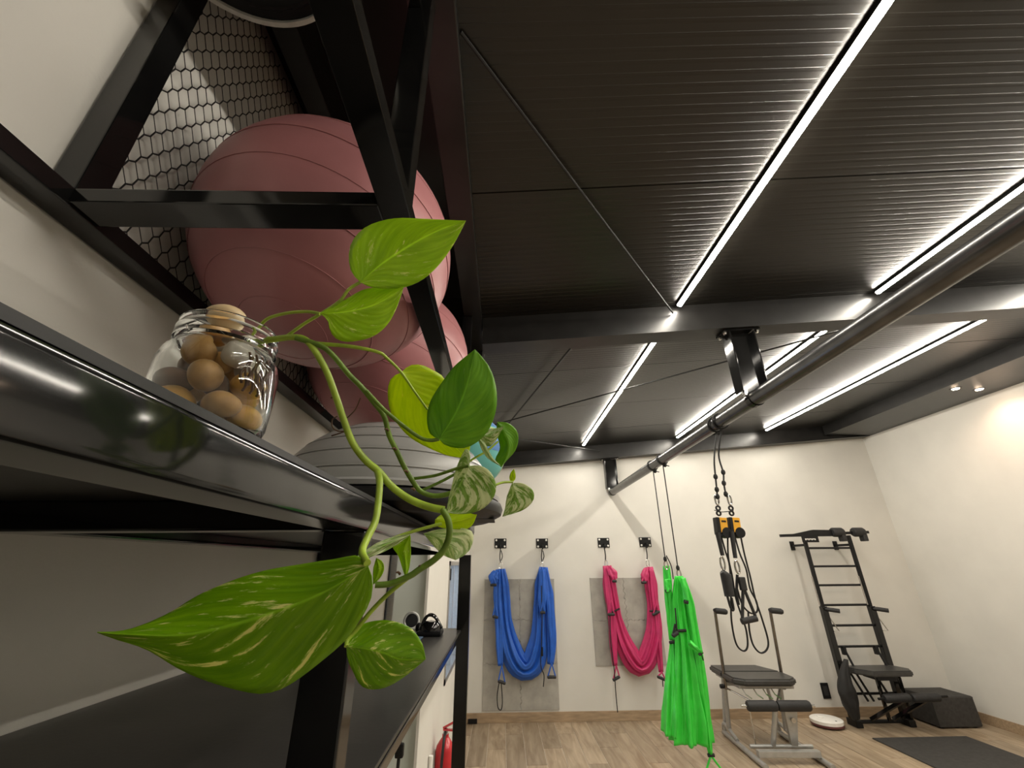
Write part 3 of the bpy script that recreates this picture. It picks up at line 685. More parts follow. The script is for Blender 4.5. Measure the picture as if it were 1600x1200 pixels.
for xx in (-.385, -.295): MB().lathe([(0, -.016), (.014, -.014), (.021, -.004), (.021, .004), (.014, .014), (0, .016)], 16, (xx, 2.24, zs+.022), (1, 0, 0)).build('knob', M['blkm'], t, smooth=True)
mb = MB(); pts = []
for i in range(13):
    for j in range(13):
        a = i/12-.5; b = j/12-.5; hgt = .055*max(0, (1-(2*a)**2))*max(0, (1-(2*b)**2))*(1+.3*math.sin(9*a+4*b))+.004*math.sin(20*a)*math.sin(14*b)
        pts.append((-.52+a*.36, 1.95+b*.3, zs+max(.001, hgt)))
mb.add(pts, [(i*13+j, i*13+j+1, (i+1)*13+j+1, (i+1)*13+j) for i in range(12) for j in range(12)])
o = mb.build('folded_cloth', M['jeans'], smooth='all'); tag(o, 'crumpled slate blue cloth lying at the back of the lower shelf', 'cloth')
mo = o.modifiers.new('thickness', 'SOLIDIFY'); mo.thickness = .004; mo.offset = 1
# strap under the lower shelf
t = thing('hanging_strap', 'black strap with a buckle hanging below the lower shelf rail', 'strap', (-.19, 1.1, ZLO-.03))
q = wx(626, 1160, X0-.02); y = q.y
MB().tube([(X0-.02, y, ZLO-.031), (X0-.022, y, ZLO-.11), (X0-.025, y, ZLO-.3)], .0035, 8).build('webbing', M['cord'], t)
MB().box(X0-.030, X0-.012, y-.006, y+.008, ZLO-.085, ZLO-.06, c=.004).build('buckle', M['blkm'], t)

# fire extinguisher on the far left wall
EY, EZ, ER = 3.52, .27, .062
ex = XS+ER+.012
t = thing('fire_extinguisher', 'red fire extinguisher hanging on the far left wall', 'fire extinguisher', (ex, EY, EZ))
MB().lathe([(0, 0), (ER-.006, 0), (ER, .008), (ER, .40), (ER-.006, .425), (.035, .455), (.022, .47), (.022, .485), (0, .485)], 32, (ex, EY, EZ)).build('cylinder', M['red'], t, smooth=True)
MB().lathe([(0, 0), (.017, 0), (.017, .03), (0, .03)], 14, (ex, EY, EZ+.485)).build('valve', M['silver'], t)
MB().bar((ex-.01, EY, EZ+.52), (ex+.06, EY-.06, EZ+.565), .026, .012).bar((ex-.01, EY, EZ+.51), (ex+.06, EY-.05, EZ+.52), .024, .010).build('handle', M['red'], t)
MB().lathe([(ER+.0006, .0), (ER+.0012, .0), (ER+.0012, .004), (ER+.0006, .004)], 32, (ex, EY, EZ+.27), close=True).build('band', M['pale'], t)
MB().tube(smooth_path([(ex, EY-.02, EZ+.5), (ex+.0, EY-.09, EZ+.47), (ex-.01, EY-.085, EZ+.3), (ex-.01, EY-.075, EZ+.1)]), .009, 8).build('hose', M['rubber'], t, smooth=True)
MB().box(XS+.001, XS+.012, EY-.02, EY+.02, EZ+.3, EZ+.4).build('wall_bracket', M['pale'], t)
o = MB().box(-.41, -.30, D-.035, D-.0125, .004, .05, c=.003).build('floor_socket', M['blkm']); tag(o, 'small dark box on the floor against the back wall skirting', 'box')
# light pipe beside the extinguisher
o = MB().tube([(XS+.016, 3.28, .0), (XS+.016, 3.28, .72)], .014, 12).build('conduit', M['wht'], smooth=True); tag(o, 'short white conduit on the wall beside the fire extinguisher', 'pipe')

# ================================================================== BACK WALL
# foam tile pads
def pad(u0, v0, cols_, rows, name_label, w_, h_, skip=()):
    p = wy(u0, v0, D); x0, z1 = p.x, p.z
    t = thing('foam_wall_pad', name_label, 'mat', (x0+w_/2, D, z1-h_), 'grey foam pads on the back wall')
    tw, th = w_/cols_, h_/rows
    for i in range(cols_):
        for j in range(rows):
            mb = MB(); xx, zz = x0+i*tw, z1-(j+1)*th
            out = []; e = .0025
            def edge(a, b, tooth):      # interlocking wavy edge
                a = Vector(a); b = Vector(b); d = (b-a); nrm = Vector((d.y, -d.x)).normalized()
                for k in range(24):
                    s = k/24; amp = .010*(1 if math.sin(s*PI*14) > 0 else -1) if tooth and .04 < s < .96 else 0
                    out.append(a+d*s+nrm*(amp-e))
            A, B, C_, D_ = (xx, zz), (xx+tw, zz), (xx+tw, zz+th), (xx, zz+th)
            edge(A, B, j < rows-1); edge(B, C_, i < cols_-1)
            o1 = len(out); edge(C_, D_, j > 0); edge(D_, A, i > 0)
            n = len(out); vs = [(q.x, D-.001, q.y) for q in out]+[(q.x, D-.013, q.y) for q in out]
            mb.add(vs, [tuple(range(n)), tuple(range(2*n-1, n-1, -1))]+[(k, (k+1) % n, n+(k+1) % n, n+k) for k in range(n)])
            mb.build('foam_tile', M['foam'], t)
pad(757, 905, 2, 3, 'grey foam tile pad reaching the skirting behind the blue hammock', .97, 1.49)
pad(921, 903, 2, 2, 'shorter grey foam tile pad behind the pink hammock', .93, 1.04)

def hook_plate(u, v, label):
    p = wy(u, v, D-.004)
    t = thing('hook_plate', label, 'hook', (p.x, D, p.z), 'black hook plates')
    MB().box(p.x-.085, p.x+.085, D-.010, D-.0005, p.z-.065, p.z+.065, c=.002).build('plate', M['blkm'], t)
    for sx in (-1, 1):
        for sz in (-1, 1): MB().lathe([(.014, 0), (.014, .004), (.008, .008), (0, .008)], 12, (p.x+sx*.06, D-.010, p.z+sz*.042), (0, -1, 0)).build('bolt', M['wht'], t)  # steel bolts; their bright glint is put into the white colour
    MB().tube(smooth_path([(p.x, D-.01, p.z-.02), (p.x, D-.06, p.z-.02), (p.x, D-.085, p.z-.05), (p.x, D-.06, p.z-.075), (p.x, D-.045, p.z-.055)]), .009, 8).build('hook', M['blkm'], t, smooth=True)
    return p
YH = D-.085
def fabric(path, hw, dep, nf, m, parent, name='fabric', seed=0, amp=.3, n=60, N=72, Y=YH, cap=True, dys=None):
    """gathered cloth: a folded tube along a pixel path at distance Y, half width hw (px list), depth dep (m list)"""
    C_ = resample(smooth_path([(u, v, 0) for u, v in path], 8), n)
    def lerp(l, t): k = t*(len(l)-1); i = min(int(k), len(l)-2); return l[i]+(l[i+1]-l[i])*(k-i)
    vs = []; fs = []
    for i in range(n):
        tt = i/(n-1); tg = (C_[min(i+1, n-1)]-C_[max(i-1, 0)]).normalized(); sd = Vector((-tg.y, tg.x, 0))
        w_ = lerp(hw, tt); d_ = lerp(dep, tt); y0 = Y+(lerp(dys, tt) if dys else 0)
        for k in range(N):
            a = 2*PI*k/N
            r_ = 1+amp*math.sin(nf*a+seed+2.2*tt)+amp*.5*math.sin((nf*2+1)*a+seed*2-3*tt)+.06*math.sin(5*tt*PI+3*a)
            p = C_[i]+sd*w_*math.cos(a)*(1+(r_-1)*.8); q = wy(p.x, p.y, y0)
            q.y += d_*math.sin(a)*r_; vs.append(q)
    for i in range(n-1):
        for k in range(N): fs.append((i*N+k, i*N+(k+1) % N, (i+1)*N+(k+1) % N, (i+1)*N+k))
    if cap: fs += [tuple(range(N))[::-1], tuple((n-1)*N+k for k in range(N))]
    return MB().add(vs, fs).build(name, m, parent, smooth='all')
def line(pts, Y, r, m, parent, name, n=8, k=5, dy=0):
    return MB().tube(smooth_path([wy(u, v, Y+dy) for u, v in pts], k), r, n).build(name, m, parent, smooth=True)
def handle(u, v, wpx, hpx, m, parent, Y=YH, tilt=0, dy=-.03):
    """triangular strap loop with a padded grip, apex at (u, v)"""
    a = wy(u, v, Y+dy); b = wy(u-wpx/2, v+hpx-tilt, Y+dy); c = wy(u+wpx/2, v+hpx+tilt, Y+dy)
    o = MB().tube([a, b+(c-b)*.06], .009, 6).tube([a, c+(b-c)*.06], .009, 6).build('handle_loop', m, parent, smooth=True)
    MB().tube([b, b.lerp(c, .08), b.lerp(c, .92), c], [.012, .018, .018, .012], 10).build('grip', M['rubber'], o, smooth=True)
def ring(u, v, Y, parent, rx=.022, rz=.045, m='steel'):
    p = wy(u, v, Y)
    return MB().tube([p+Vector((rx*math.cos(2*PI*k/16), .0, rz*math.sin(2*PI*k/16))) for k in range(16)], .0065, 6, closed=True).build('carabiner', M[m], parent, smooth=True)

# ---- blue hammock
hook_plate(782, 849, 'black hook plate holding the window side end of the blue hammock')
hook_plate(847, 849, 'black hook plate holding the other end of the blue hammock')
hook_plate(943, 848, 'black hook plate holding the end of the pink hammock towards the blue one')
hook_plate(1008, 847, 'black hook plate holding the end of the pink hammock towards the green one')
b = wy(815, 1057, YH)
t = thing('yoga_hammock', 'royal blue yoga hammock hanging in a deep loop before the wall', 'hammock', b, 'yoga hammocks')
mt = M['blue']
fabric([(783, 889), (785, 915), (787, 945), (790, 975), (795, 1000), (803, 1025), (814, 1042), (824, 1044), (834, 1034), (841, 1008), (843, 980), (844, 950), (847, 915), (849, 886)],
       [5, 9, 10, 9, 11, 14, 15, 15, 14, 10, 9, 9, 10, 5], [.03, .05, .055, .06, .07, .09, .10, .10, .09, .07, .06, .055, .05, .03], 7, mt, t, seed=1)
fabric([(779, 890), (778, 930), (780, 970), (781, 1010), (782, 1040)], [4, 6, 6, 6, 4], [.025, .035, .035, .03, .02], 4, mt, t, 'strap', 3, n=30, N=36, dys=[-.03, -.06])
fabric([(851, 888), (857, 930), (860, 970), (862, 1010), (860, 1038)], [4, 7, 6, 6, 4], [.025, .035, .035, .03, .02], 4, mt, t, 'strap', 5, n=30, N=36, dys=[-.03, -.06])
fabric([(776, 893), (771, 904), (773, 912)], [4, 7, 5], [.03, .04, .02], 3, mt, t, 'bunched_strap', 2, n=14, N=30, dys=[-.06, -.08])
fabric([(847, 890), (848, 912), (847, 938), (848, 958)], [4, 5, 6, 4], [.02, .03, .03, .02], 3, mt, t, 'bunched_strap', 7, n=22, N=30, dys=[-.09, -.10])
handle(771, 902, 10, 12, mt, t, dy=-.13); handle(774, 942, 9, 22, mt, t, dy=-.12, tilt=1); handle(784, 1040, 12, 26, mt, t, dy=-.10, tilt=2); handle(862, 1036, 14, 22, mt, t, dy=-.09); handle(848, 940, 8, 17, mt, t, dy=-.16)
line([(781, 1062), (777, 1085), (778, 1105), (783, 1109), (785, 1095), (783, 1066)], YH, .006, M['cord'], t, 'cord', dy=-.09)
line([(846, 915), (847, 960), (846, 1010), (845, 1040), (850, 1055), (849, 1073)], YH, .006, M['cord'], t, 'cord', dy=-.15)
MB().box(*(lambda p: (p.x-.012, p.x+.012, p.y-.015, p.y+.015, p.z-.05, p.z+.05))(wy(847, 1018, YH-.15)), c=.005).build('cord_lock', M['blkm'], t)
for u, v in ((782, 862), (847, 862)):
    line([(u, v-4), (u-1, v+8), (u, v+16)], YH, .007, M['cord'], t, 'sling'); ring(u, v+22, YH, t)
    line([(u+1, v-2), (u+3, v+7), (u+1, v+14)], YH, .006, M['cord'], t, 'sling', dy=-.01)
# ---- pink hammock
b = wy(1000, 1050, YH)
t = thing('yoga_hammock', 'magenta pink yoga hammock hanging in a deep loop before the wall', 'hammock', b, 'yoga hammocks')
mt = M['pink']
fabric([(949, 884), (952, 910), (957, 940), (964, 970), (973, 1000), (985, 1025), (998, 1040), (1008, 1035), (1016, 1015), (1022, 985), (1021, 955), (1017, 920), (1013, 886)],
       [5, 8, 8, 7, 9, 12, 13, 13, 11, 9, 7, 8, 5], [.03, .05, .05, .05, .06, .08, .09, .09, .08, .06, .05, .05, .03], 7, mt, t, seed=2)
fabric([(946, 884), (950, 920), (955, 960), (958, 1000), (961, 1040)], [4, 5, 5, 5, 3], [.025, .03, .03, .03, .02], 4, mt, t, 'strap', 4, n=30, N=36, dys=[-.03, -.06])
fabric([(1016, 888), (1020, 930), (1025, 970), (1029, 1010), (1033, 1050)], [4, 5, 4, 4, 3], [.025, .03, .03, .03, .02], 4, mt, t, 'strap', 6, n=30, N=36, dys=[-.03, -.06])
fabric([(951, 886), (957, 896), (960, 905)], [3, 6, 4], [.02, .03, .02], 3, mt, t, 'bunched_strap', 2, n=14, N=30, dys=[-.06, -.08])
fabric([(1009, 888), (1007, 898), (1007, 908)], [3, 6, 4], [.02, .03, .02], 3, mt, t, 'bunched_strap', 3, n=14, N=30, dys=[-.06, -.08])
for u0, v0, u1, v1 in ((956, 957, 968, 951), (1015, 955, 1026, 954)): line([(u0, v0), (u1, v1)], YH, .011, M['cord'], t, 'tie_band', dy=-.08, k=2)
handle(955, 938, 11, 22, mt, t, dy=-.13); handle(1025, 944, 11, 14, mt, t, dy=-.09, tilt=-3); handle(963, 1040, 11, 20, mt, t, dy=-.10, tilt=-3); handle(1034, 1050, 14, 10, mt, t, dy=-.10, tilt=3)
handle(960, 900, 7, 8, mt, t, dy=-.12); handle(1006, 902, 8, 8, mt, t, dy=-.12)
line([(953, 960), (954, 1000), (960, 1050), (962, 1080), (965, 1113)], YH, .006, M['cord'], t, 'cord', dy=-.11)
line([(1035, 1058), (1036, 1073)], YH, .006, M['cord'], t, 'cord', dy=-.10, k=2)
for u, v in ((945, 861), (1010, 860)):
    line([(u-1, v-6), (u+1, v+6), (u+1, v+14)], YH, .008, M['cord'], t, 'sling'); ring(u+2, v+20, YH, t)
# ---- green hammock on the pipe
YG = 4.32
b = wy(1075, 1160, YG)
t = thing('yoga_hammock', 'lime green yoga hammock hanging open like a skirt from the steel pipe', 'hammock', b, 'yoga hammocks')
mt = M['green']
for yg, (u, v), uu in ((4.52, (1041, 886), 1), (4.22, (1061, 900), 2)):
    e = wy(u, v, YG)
    top = Vector((PX, yg, PZ-PR-.004))
    MB().tube([top, top.lerp(e, .5), e+Vector((0, 0, .06))], .0055, 6).build('rope', M['cord'], t)
    MB().tube([Vector((PX+(PR+.007)*math.cos(2*PI*k/20), yg+.012*math.sin(2*PI*k/20), PZ+(PR+.007)*math.sin(2*PI*k/20))) for k in range(20)], .006, 6, closed=True).build('rope_wrap', M['cord'], t, smooth=True)
    MB().lathe([(0, -.025), (.016, -.016), (.02, 0), (.014, .02), (0, .026)], 10, top+Vector((.02, 0, -.004))).build('knot', M['cord'], t, smooth=True)
    MB().tube([top+Vector((.02, 0, -.005)), top+Vector((.07, .02, -.012))], .005, 6).build('rope_tail', M['cord'], t)
    MB().lathe([(0, -.025), (.014, -.016), (.018, 0), (.012, .02), (0, .026)], 10, e+Vector((0, 0, .07))).build('knot', M['cord'], t, smooth=True)
    ring(u, v-3, YG, t, .018, .04)
line([(1041, 868), (1049, 885), (1052, 905)], YG, .005, M['cord'], t, 'rope', dy=-.05)
fabric([(1041, 884), (1043, 905), (1045, 935), (1048, 965), (1050, 1000)], [4, 5, 5, 6, 4], [.025, .035, .035, .035, .03], 4, mt, t, 'gathered_end', 1, n=30, N=40, Y=YG, dys=[.05, .05])
fabric([(1051, 1004), (1051, 1030), (1049, 1070), (1047, 1110), (1046, 1146)], [4, 7, 9, 9, 9], [.03, .05, .07, .09, .10], 5, mt, t, 'fabric', 2, n=36, N=60, Y=YG, dys=[.05, .03], amp=.25)
fabric([(1061, 900), (1062, 930), (1064, 960), (1067, 990), (1071, 1030), (1074, 1070), (1077, 1110), (1080, 1157)], [5, 10, 11, 13, 17, 21, 25, 27], [.03, .05, .06, .07, .09, .10, .12, .13], 8, mt, t, 'fabric', 3, n=60, N=96, Y=YG, amp=.26)
fabric([(1066, 905), (1076, 940), (1083, 980), (1089, 1020), (1094, 1060), (1100, 1100), (1105, 1140), (1110, 1178)], [4, 6, 6, 7, 7, 6, 5, 2.5], [.025, .035, .035, .035, .035, .03, .025, .015], 4, mt, t, 'fabric_edge', 5, n=50, N=40, Y=YG, dys=[-.05, -.10])
line([(1111, 1180), (1107, 1192), (1103, 1206)], YG, .008, mt, t, 'strap', dy=-.10); line([(1111, 1180), (1118, 1190), (1128, 1203)], YG, .008, mt, t, 'strap', dy=-.10)
line([(1106, 1180), (1116, 1180)], YG, .013, M['cord'], t, 'tie_band', dy=-.10, k=2); line([(1046, 1004), (1055, 1003)], YG, .013, M['cord'], t, 'tie_band', dy=0., k=2); line([(1055, 986), (1072, 985)], YG, .012, M['cord'], t, 'tie_band', dy=-.08, k=2)
handle(1055, 975, 9, 16, M['cord'], t, Y=YG, dy=-.10, tilt=-3)
fabric([(1043, 905), (1044, 925)], [4, 4], [.025, .02], 3, mt, t, 'bunched_strap', 2, n=14, N=30, Y=YG, dys=[-.02, -.03])
line([(1040, 924), (1047, 922)], YG, .016, M['rubber'], t, 'grip', dy=-.03, k=2)
fabric([(1067, 903), (1071, 925), (1073, 938)], [3, 4, 3], [.02, .03, .02], 3, mt, t, 'bunched_strap', 4, n=16, N=30, Y=YG, dys=[-.10, -.12])
line([(1069, 940), (1075, 941)], YG, .016, M['rubber'], t, 'grip', dy=-.12, k=2)
fabric([(1077, 1003), (1086, 1012), (1095, 1020)], [3, 4, 3], [.02, .025, .02], 3, mt, t, 'bunched_strap', 6, n=14, N=30, Y=YG, dys=[-.14, -.16])
line([(1092, 1023), (1097, 1018)], YG, .016, M['rubber'], t, 'grip', dy=-.16, k=2)
line([(1096, 1022), (1099, 1032)], YG, .006, M['cord'], t, 'cord', dy=-.16, k=2)
line([(1055, 950), (1057, 975), (1058, 985)], YG, .006, M['cord'], t, 'cord', dy=-.1)

# ---- pulley cords on the pipe
YT = 3.02
def pulley(du, label, yo, top, mids, pul, gr, cordp, car):
    t = thing('pulley_trainer', label, 'pulley', wy(*pul, YT), 'pulley trainers on the pipe')
    tp = Vector((PX, YT+yo, PZ-PR-.004))
    MB().tube([Vector((PX+(PR+.008)*math.cos(2*PI*k/20), YT+yo+.01*math.sin(4*PI*k/20), PZ+(PR+.008)*math.sin(2*PI*k/20))) for k in range(20)], .007, 6, closed=True).build('rope_wrap', M['cord'], t, smooth=True)
    MB().tube(smooth_path([tp]+[wy(u, v, YT) for u, v in mids]), .006, 6).build('rope', M['cord'], t, smooth=True)
    for u, v in mids[1:]: MB().lathe([(0, -.022), (.012, -.014), (.016, 0), (.011, .016), (0, .022)], 10, wy(u, v, YT)).build('knot', M['cord'], t, smooth=True)
    pu, pv = pul
    ring(pu-2, pv-28, YT, t, .013, .034); ring(pu, pv-15, YT, t, .014, .014, 'blkm'); ring(pu+1, pv-7, YT, t, .014, .014, 'blkm')
    p = wy(pu+4, pv, YT)
    rot = Matrix.Rotation(math.radians(4), 3, 'Y')
    MB().box(p.x-.045, p.x-.022, p.y-.03, p.y+.03, p.z-.115, p.z, c=.006, rot=rot, org=p).build('side_plate', M['blkm'], t, smooth=True)
    body = MB().box(p.x-.022, p.x+.030, p.y-.028, p.y+.028, p.z-.10, p.z, c=.006, rot=rot, org=p).build('pulley_body', M['yel'], t, smooth=True)
    MB().lathe([(0, -.030), (.034, -.030), (.036, -.02), (.036, .02), (.034, .030), (0, .030)], 24, p+Vector((.012, 0, -.100)), (0, 1, 0)).build('wheel', M['blkm'], t, smooth=True)
    MB().box(p.x-.012, p.x+.020, p.y-.0295, p.y-.0285, p.z-.032, p.z-.020, rot=rot, org=p).build('print_line', M['blkm'], body)
    # padded sleeve with grip
    a, b_ = gr
    MB().tube([wy(*a, YT-.03), wy(*b_, YT-.03)], [.016, .013], 10).build('padded_sleeve', M['rubber'], t, smooth=True)
    ring(car[0], car[1], YT-.03, t, .014, .040)
    for c in cordp: MB().tube(smooth_path([wy(u, v, YT) for u, v in c], 7), .0055, 6).build('cord', M['cord'], t, smooth=True)
    return t
t1 = pulley(0, 'yellow and black pulley with looped cord, its grips bundled together', .03, None, [(1116, 715), (1118, 745), (1120, 765), (1121, 776)], (1122, 809), ((1121, 832), (1129, 868)), [[(1127, 838), (1133, 860), (1140, 885), (1142, 930), (1143, 970), (1150, 1005), (1161, 1017), (1168, 1010), (1166, 985), (1158, 960), (1150, 935), (1144, 900), (1138, 870), (1137, 838)]], (1129, 880))
MB().tube([wy(1128, 893, YT-.04), wy(1134, 899, YT-.04), wy(1140, 932, YT-.04)], [.018, .034, .030], 12).build('padded_grip', M['rubber'], t1, smooth=True)
line([(1136, 930), (1142, 950), (1146, 952), (1143, 934)], YT, .008, M['cord'], t1, 'strap', dy=-.06)
t2 = pulley(1, 'yellow and black pulley with a triangular handle hanging at its cord', -.05, None, [(1123, 710), (1130, 738), (1131, 755), (1134, 772)], (1142, 809), ((1143, 830), (1149, 872)), [[(1148, 838), (1156, 865), (1166, 890), (1172, 920), (1182, 940), (1183, 955), (1173, 958), (1160, 945), (1152, 920)], [(1157, 836), (1163, 865), (1172, 900), (1180, 935), (1190, 965), (1200, 1000), (1198, 1015), (1188, 1020), (1177, 1008), (1171, 985), (1169, 955)]], (1152, 886))
for p0, p1 in (((1161, 916), (1160, 967)), ((1161, 916), (1180, 962))): line([p0, p1], YT, .010, M['rubber'], t2, 'handle_strap', dy=-.05, k=2)
MB().tube([wy(1159, 971, YT-.05), wy(1182, 966, YT-.05)], .019, 12).build('grip', M['rubber'], t2, smooth=True)
line([(1152, 898), (1151, 925), (1154, 945)], YT, .009, M['cord'], t2, 'strap', dy=-.03)
MB().box(*(lambda p: (p.x-.02, p.x+.02, p.y-.015, p.y+.015, p.z-.04, p.z+.04))(wy(1160, 912, YT-.05)), c=.006).build('strap_pad', M['rubber'], t2)
o = MB().tube(smooth_path([wy(1116, 797, YT), wy(1128, 800, YT-.02), wy(1146, 798, YT)]), .003, 6).build('cable_tie', M['cord'], t2)

# ================================================================== EQUIPMENT BY THE BACK WALL
# ---- pilates chair
CX, CY, CR = 2.83, 5.50, math.radians(-3)
ct = thing('pilates_chair', 'silver framed exercise chair with charcoal padded seat and two tall handle poles', 'exercise chair', (CX, CY, 0))
CRm = Matrix.Rotation(CR, 3, 'Z'); CO = Vector((CX, CY, 0))
class LB(MB):
    def build(s, *a, **k):
        s.v = [tuple(CRm @ Vector(q)+CO) for q in s.v]; return super().build(*a, **k)
hw = .31
for s in (-1, 1):
    LB().tube([(s*hw, .36, .028), (s*hw, -.55, .028)], .026, 12).build('base_rail', M['silver'], ct, smooth=True)
    LB().tube(smooth_path([(s*hw, .36, .055), (s*hw, .30, .12), (s*hw, .02, .055)]), .02, 10).build('rail_brace', M['silver'], ct, smooth=True)
    LB().tube([(s*hw, .20, .09), (s*hw, .10, .60)], .024, 12).build('leg', M['silver'], ct, smooth=True)
    LB().tube([(s*hw, .33, .04), (s*.24, .30, .56)], .018, 10).build('rear_leg', M['silver'], ct, smooth=True)
    pl_ = LB().tube([(s*(hw+.01), .06, .50), (s*(hw+.01), -.02, 1.30)], .017, 12).build('handle_pole', M['bronze'], ct, smooth=True)
    LB().tube([(s*(hw+.01)-.01, -.02, 1.29), (s*(hw+.01)+.0, -.05, 1.285), (s*(hw+.01)+.10, -.06, 1.275), (s*(hw+.01)+.12, -.06, 1.27)], [.016, .032, .032, .022], 12).build('foam_grip', M['rubber'], pl_, smooth=True)
    LB().lathe([(0, -.02), (.022, -.018), (.022, .018), (0, .02)], 10, (s*(hw+.055), .05, .53), (1, 0, 0)).build('knob', M['blkm'], ct)
    LB().tube([(s*hw*.95, .10, .50), (s*.12, -.12, .42)], .010, 8).build('spring_link', M['steel'], ct)
def cushion(poly, z0, z1, nm):
    bm = bmesh.new(); vs = [bm.verts.new((x, y, z0)) for x, y in poly]; f_ = bm.faces.new(vs)
    r = bmesh.ops.extrude_face_region(bm, geom=[f_]); 
    for q in r['geom']:
        if isinstance(q, bmesh.types.BMVert): q.co.z = z1
    bmesh.ops.bevel(bm, geom=bm.edges[:], offset=.018, segments=3, affect='EDGES')
    bm.verts.index_update(); mb = LB(); mb.add([q.co.copy() for q in bm.verts], [[q.index for q in g.verts] for g in bm.faces]); bm.free()
    return mb.build(nm, M['cushion'], ct, smooth=True)
cushion([(-.34, .08), (.34, .08), (.22, .42), (-.34, .42)], .60, .665, 'rear_cushion')
cushion([(-.34, .075), (.34, .075), (.34, -.20), (.24, -.29), (-.24, -.29), (-.34, -.20)], .60, .665, 'front_cushion')
LB().box(-.29, .29, -.22, .38, .565, .599, c=.008).build('seat_plate', M['silver'], ct)
LB().box(-.30, .30, .06, .12, .53, .565, c=.006).build('seat_cross_bar', M['silver'], ct)
LB().tube([(-.36, -.36, .455), (.38, -.36, .455)], .012, 10).build('roller_bar', M['steel'], ct)
for a, b_ in ((-.30, -.005), (.005, .33)):
    LB().tube([(a, -.36, .455), (a+.015, -.36, .455), (b_-.015, -.36, .455), (b_, -.36, .455)], [.04, .048, .048, .04], 18).build('foam_roller', M['rubber'], ct, smooth=True)
LB().tube([(-.31, -.27, .10), (.31, -.27, .10)], .018, 10).build('pedal_axle', M['silver'], ct, smooth=True)
LB().box(-.30, .30, -.42, -.36, .055, .11, c=.008).build('front_cross_bar', M['silver'], ct)
LB().tube([(-.08, -.27, .10), (-.02, -.36, .44)], .024, 12).build('pedal_arm', M['silver'], ct, smooth=True)
mb = LB(); mb.add([(.06, -.375, .44), (.19, -.375, .44), (.16, -.29, .11), (.10, -.29, .11), (.06, -.335, .44), (.19, -.335, .44), (.16, -.25, .11), (.10, -.25, .11)], [(0, 1, 2, 3), (4, 7, 6, 5), (0, 4, 5, 1), (1, 5, 6, 2), (2, 6, 7, 3), (3, 7, 4, 0)])
mb.build('pedal_plate', M['silver'], ct)
LB().lathe([(0, -.012), (.022, -.012), (.022, .012), (0, .012)], 12, (.125, -.37, .34), (0, 1, 0)).build('bolt', M['steel'], ct)
LB().tube([(-.25, -.27, .10), (-.27, -.33, .45)], .007, 8).build('spring_rod', M['steel'], ct)
for x in (-.22, -.10, .0, .09): LB().tube([(x, -.10, .565), (x+.02, -.14, .50), (x+.06, -.18, .47)], .006, 6).build('spring_hook', M['steel'], ct)

# ---- ladder tower
LY = 6.10
t = thing('ladder_tower', 'tall black steel ladder exercise tower with folding seat against the back wall', 'exercise tower', (4.55, LY, 0))
xl, xr = 4.225, 4.865
zr = lambda v: wy(1330, v, LY).z
topz = 2.14
for x in (xl, xr):
    MB().box(x-.02, x+.02, LY-.02, LY+.02, 0.02, topz, c=.004).build('rail', M['blkm'], t)
    MB().box(x-.034, x+.034, LY-.045, LY+.022, 0.02, zr(947), c=.005).build('lower_sleeve', M['blk'], t)
    MB().box(x-.04, x+.04, LY-.10, LY+.06, 0, .07, c=.008).build('foot', M['blkm'], t)
    MB().bar((x, LY+.02, zr(851)), (x, D-.002, zr(851)), .03, .03).box(x-.03, x+.03, D-.012, D-.001, zr(851)-.06, zr(851)+.06).build('wall_bracket', M['blkm'], t)
    h_ = MB().tube([(x, LY-.04, zr(951)), (x+.02, LY-.07, zr(951)), (x+.12, LY-.13, zr(953))], [.014, .026, .026], 10).build('side_handle', M['rubber'], t, smooth=True)
    MB().tube([(x-.05, LY-.02, zr(900)), (x-.045, LY-.02, zr(945))], .008, 8).build('spring', M['steel'], t)
    MB().tube([(x+.04, LY-.03, zr(965)), (x+.09, LY-.06, zr(985)), (x+.03, LY-.05, zr(985))], .006, 6).build('clip', M['steel'], t)
for v in (856, 884.5, 914, 945, 977, 1010, 1084, 1128):
    MB().tube([(xl, LY, zr(v)), (xr, LY, zr(v))], .014 if v < 1100 else .02, 10).build('rung', M['blkm'], t, smooth=True)
tz = topz+.02
MB().bar((xl-.33, LY-.0, tz-.02), (xr+.30, LY, tz+.02), .035, .035).build('top_bar', M['blkm'], t)
MB().add([(xl-.33, LY-.03, tz-.035), (xl+.42, LY-.03, tz-.03), (xl+.42, LY-.03, tz+.05), (xl+.14, LY-.03, tz+.055), (xl-.33, LY+.03, tz-.035), (xl+.42, LY+.03, tz-.03), (xl+.42, LY+.03, tz+.05), (xl+.14, LY+.03, tz+.055)],
    [(0, 1, 2, 3), (4, 7, 6, 5), (0, 4, 5, 1), (1, 5, 6, 2), (2, 6, 7, 3), (3, 7, 4, 0)]).build('top_wedge', M['blkm'], t)
sg = MB().box(xl-.06, xl+.17, LY-.045, LY-.035, tz-.11, tz-.03).build('name_plate', M['blkm'], t)
for k in range(7): MB().box(xl-.02+k*.022, xl-.006+k*.022, LY-.0465, LY-.0455, tz-.082+.006*(k % 2), tz-.060).build('plate_letter', M['wht'], sg)
for x0_, x1_ in ((xl+.40, xl+.56), (xr+.06, xr+.22)):
    fo = MB().tube([(x0_, LY-.02, tz+.02), (x0_+.02, LY-.02, tz+.02), (x1_-.02, LY-.02, tz+.02), (x1_, LY-.02, tz+.02)], [.05, .062, .062, .05], 16).build('foam_pad', M['rubber'], t, smooth=True)
    MB().box(x1_-.06, x1_-.0, LY-.07, LY+.02, tz-.10, tz, c=.01).build('pad_flap', M['rubber'], fo)
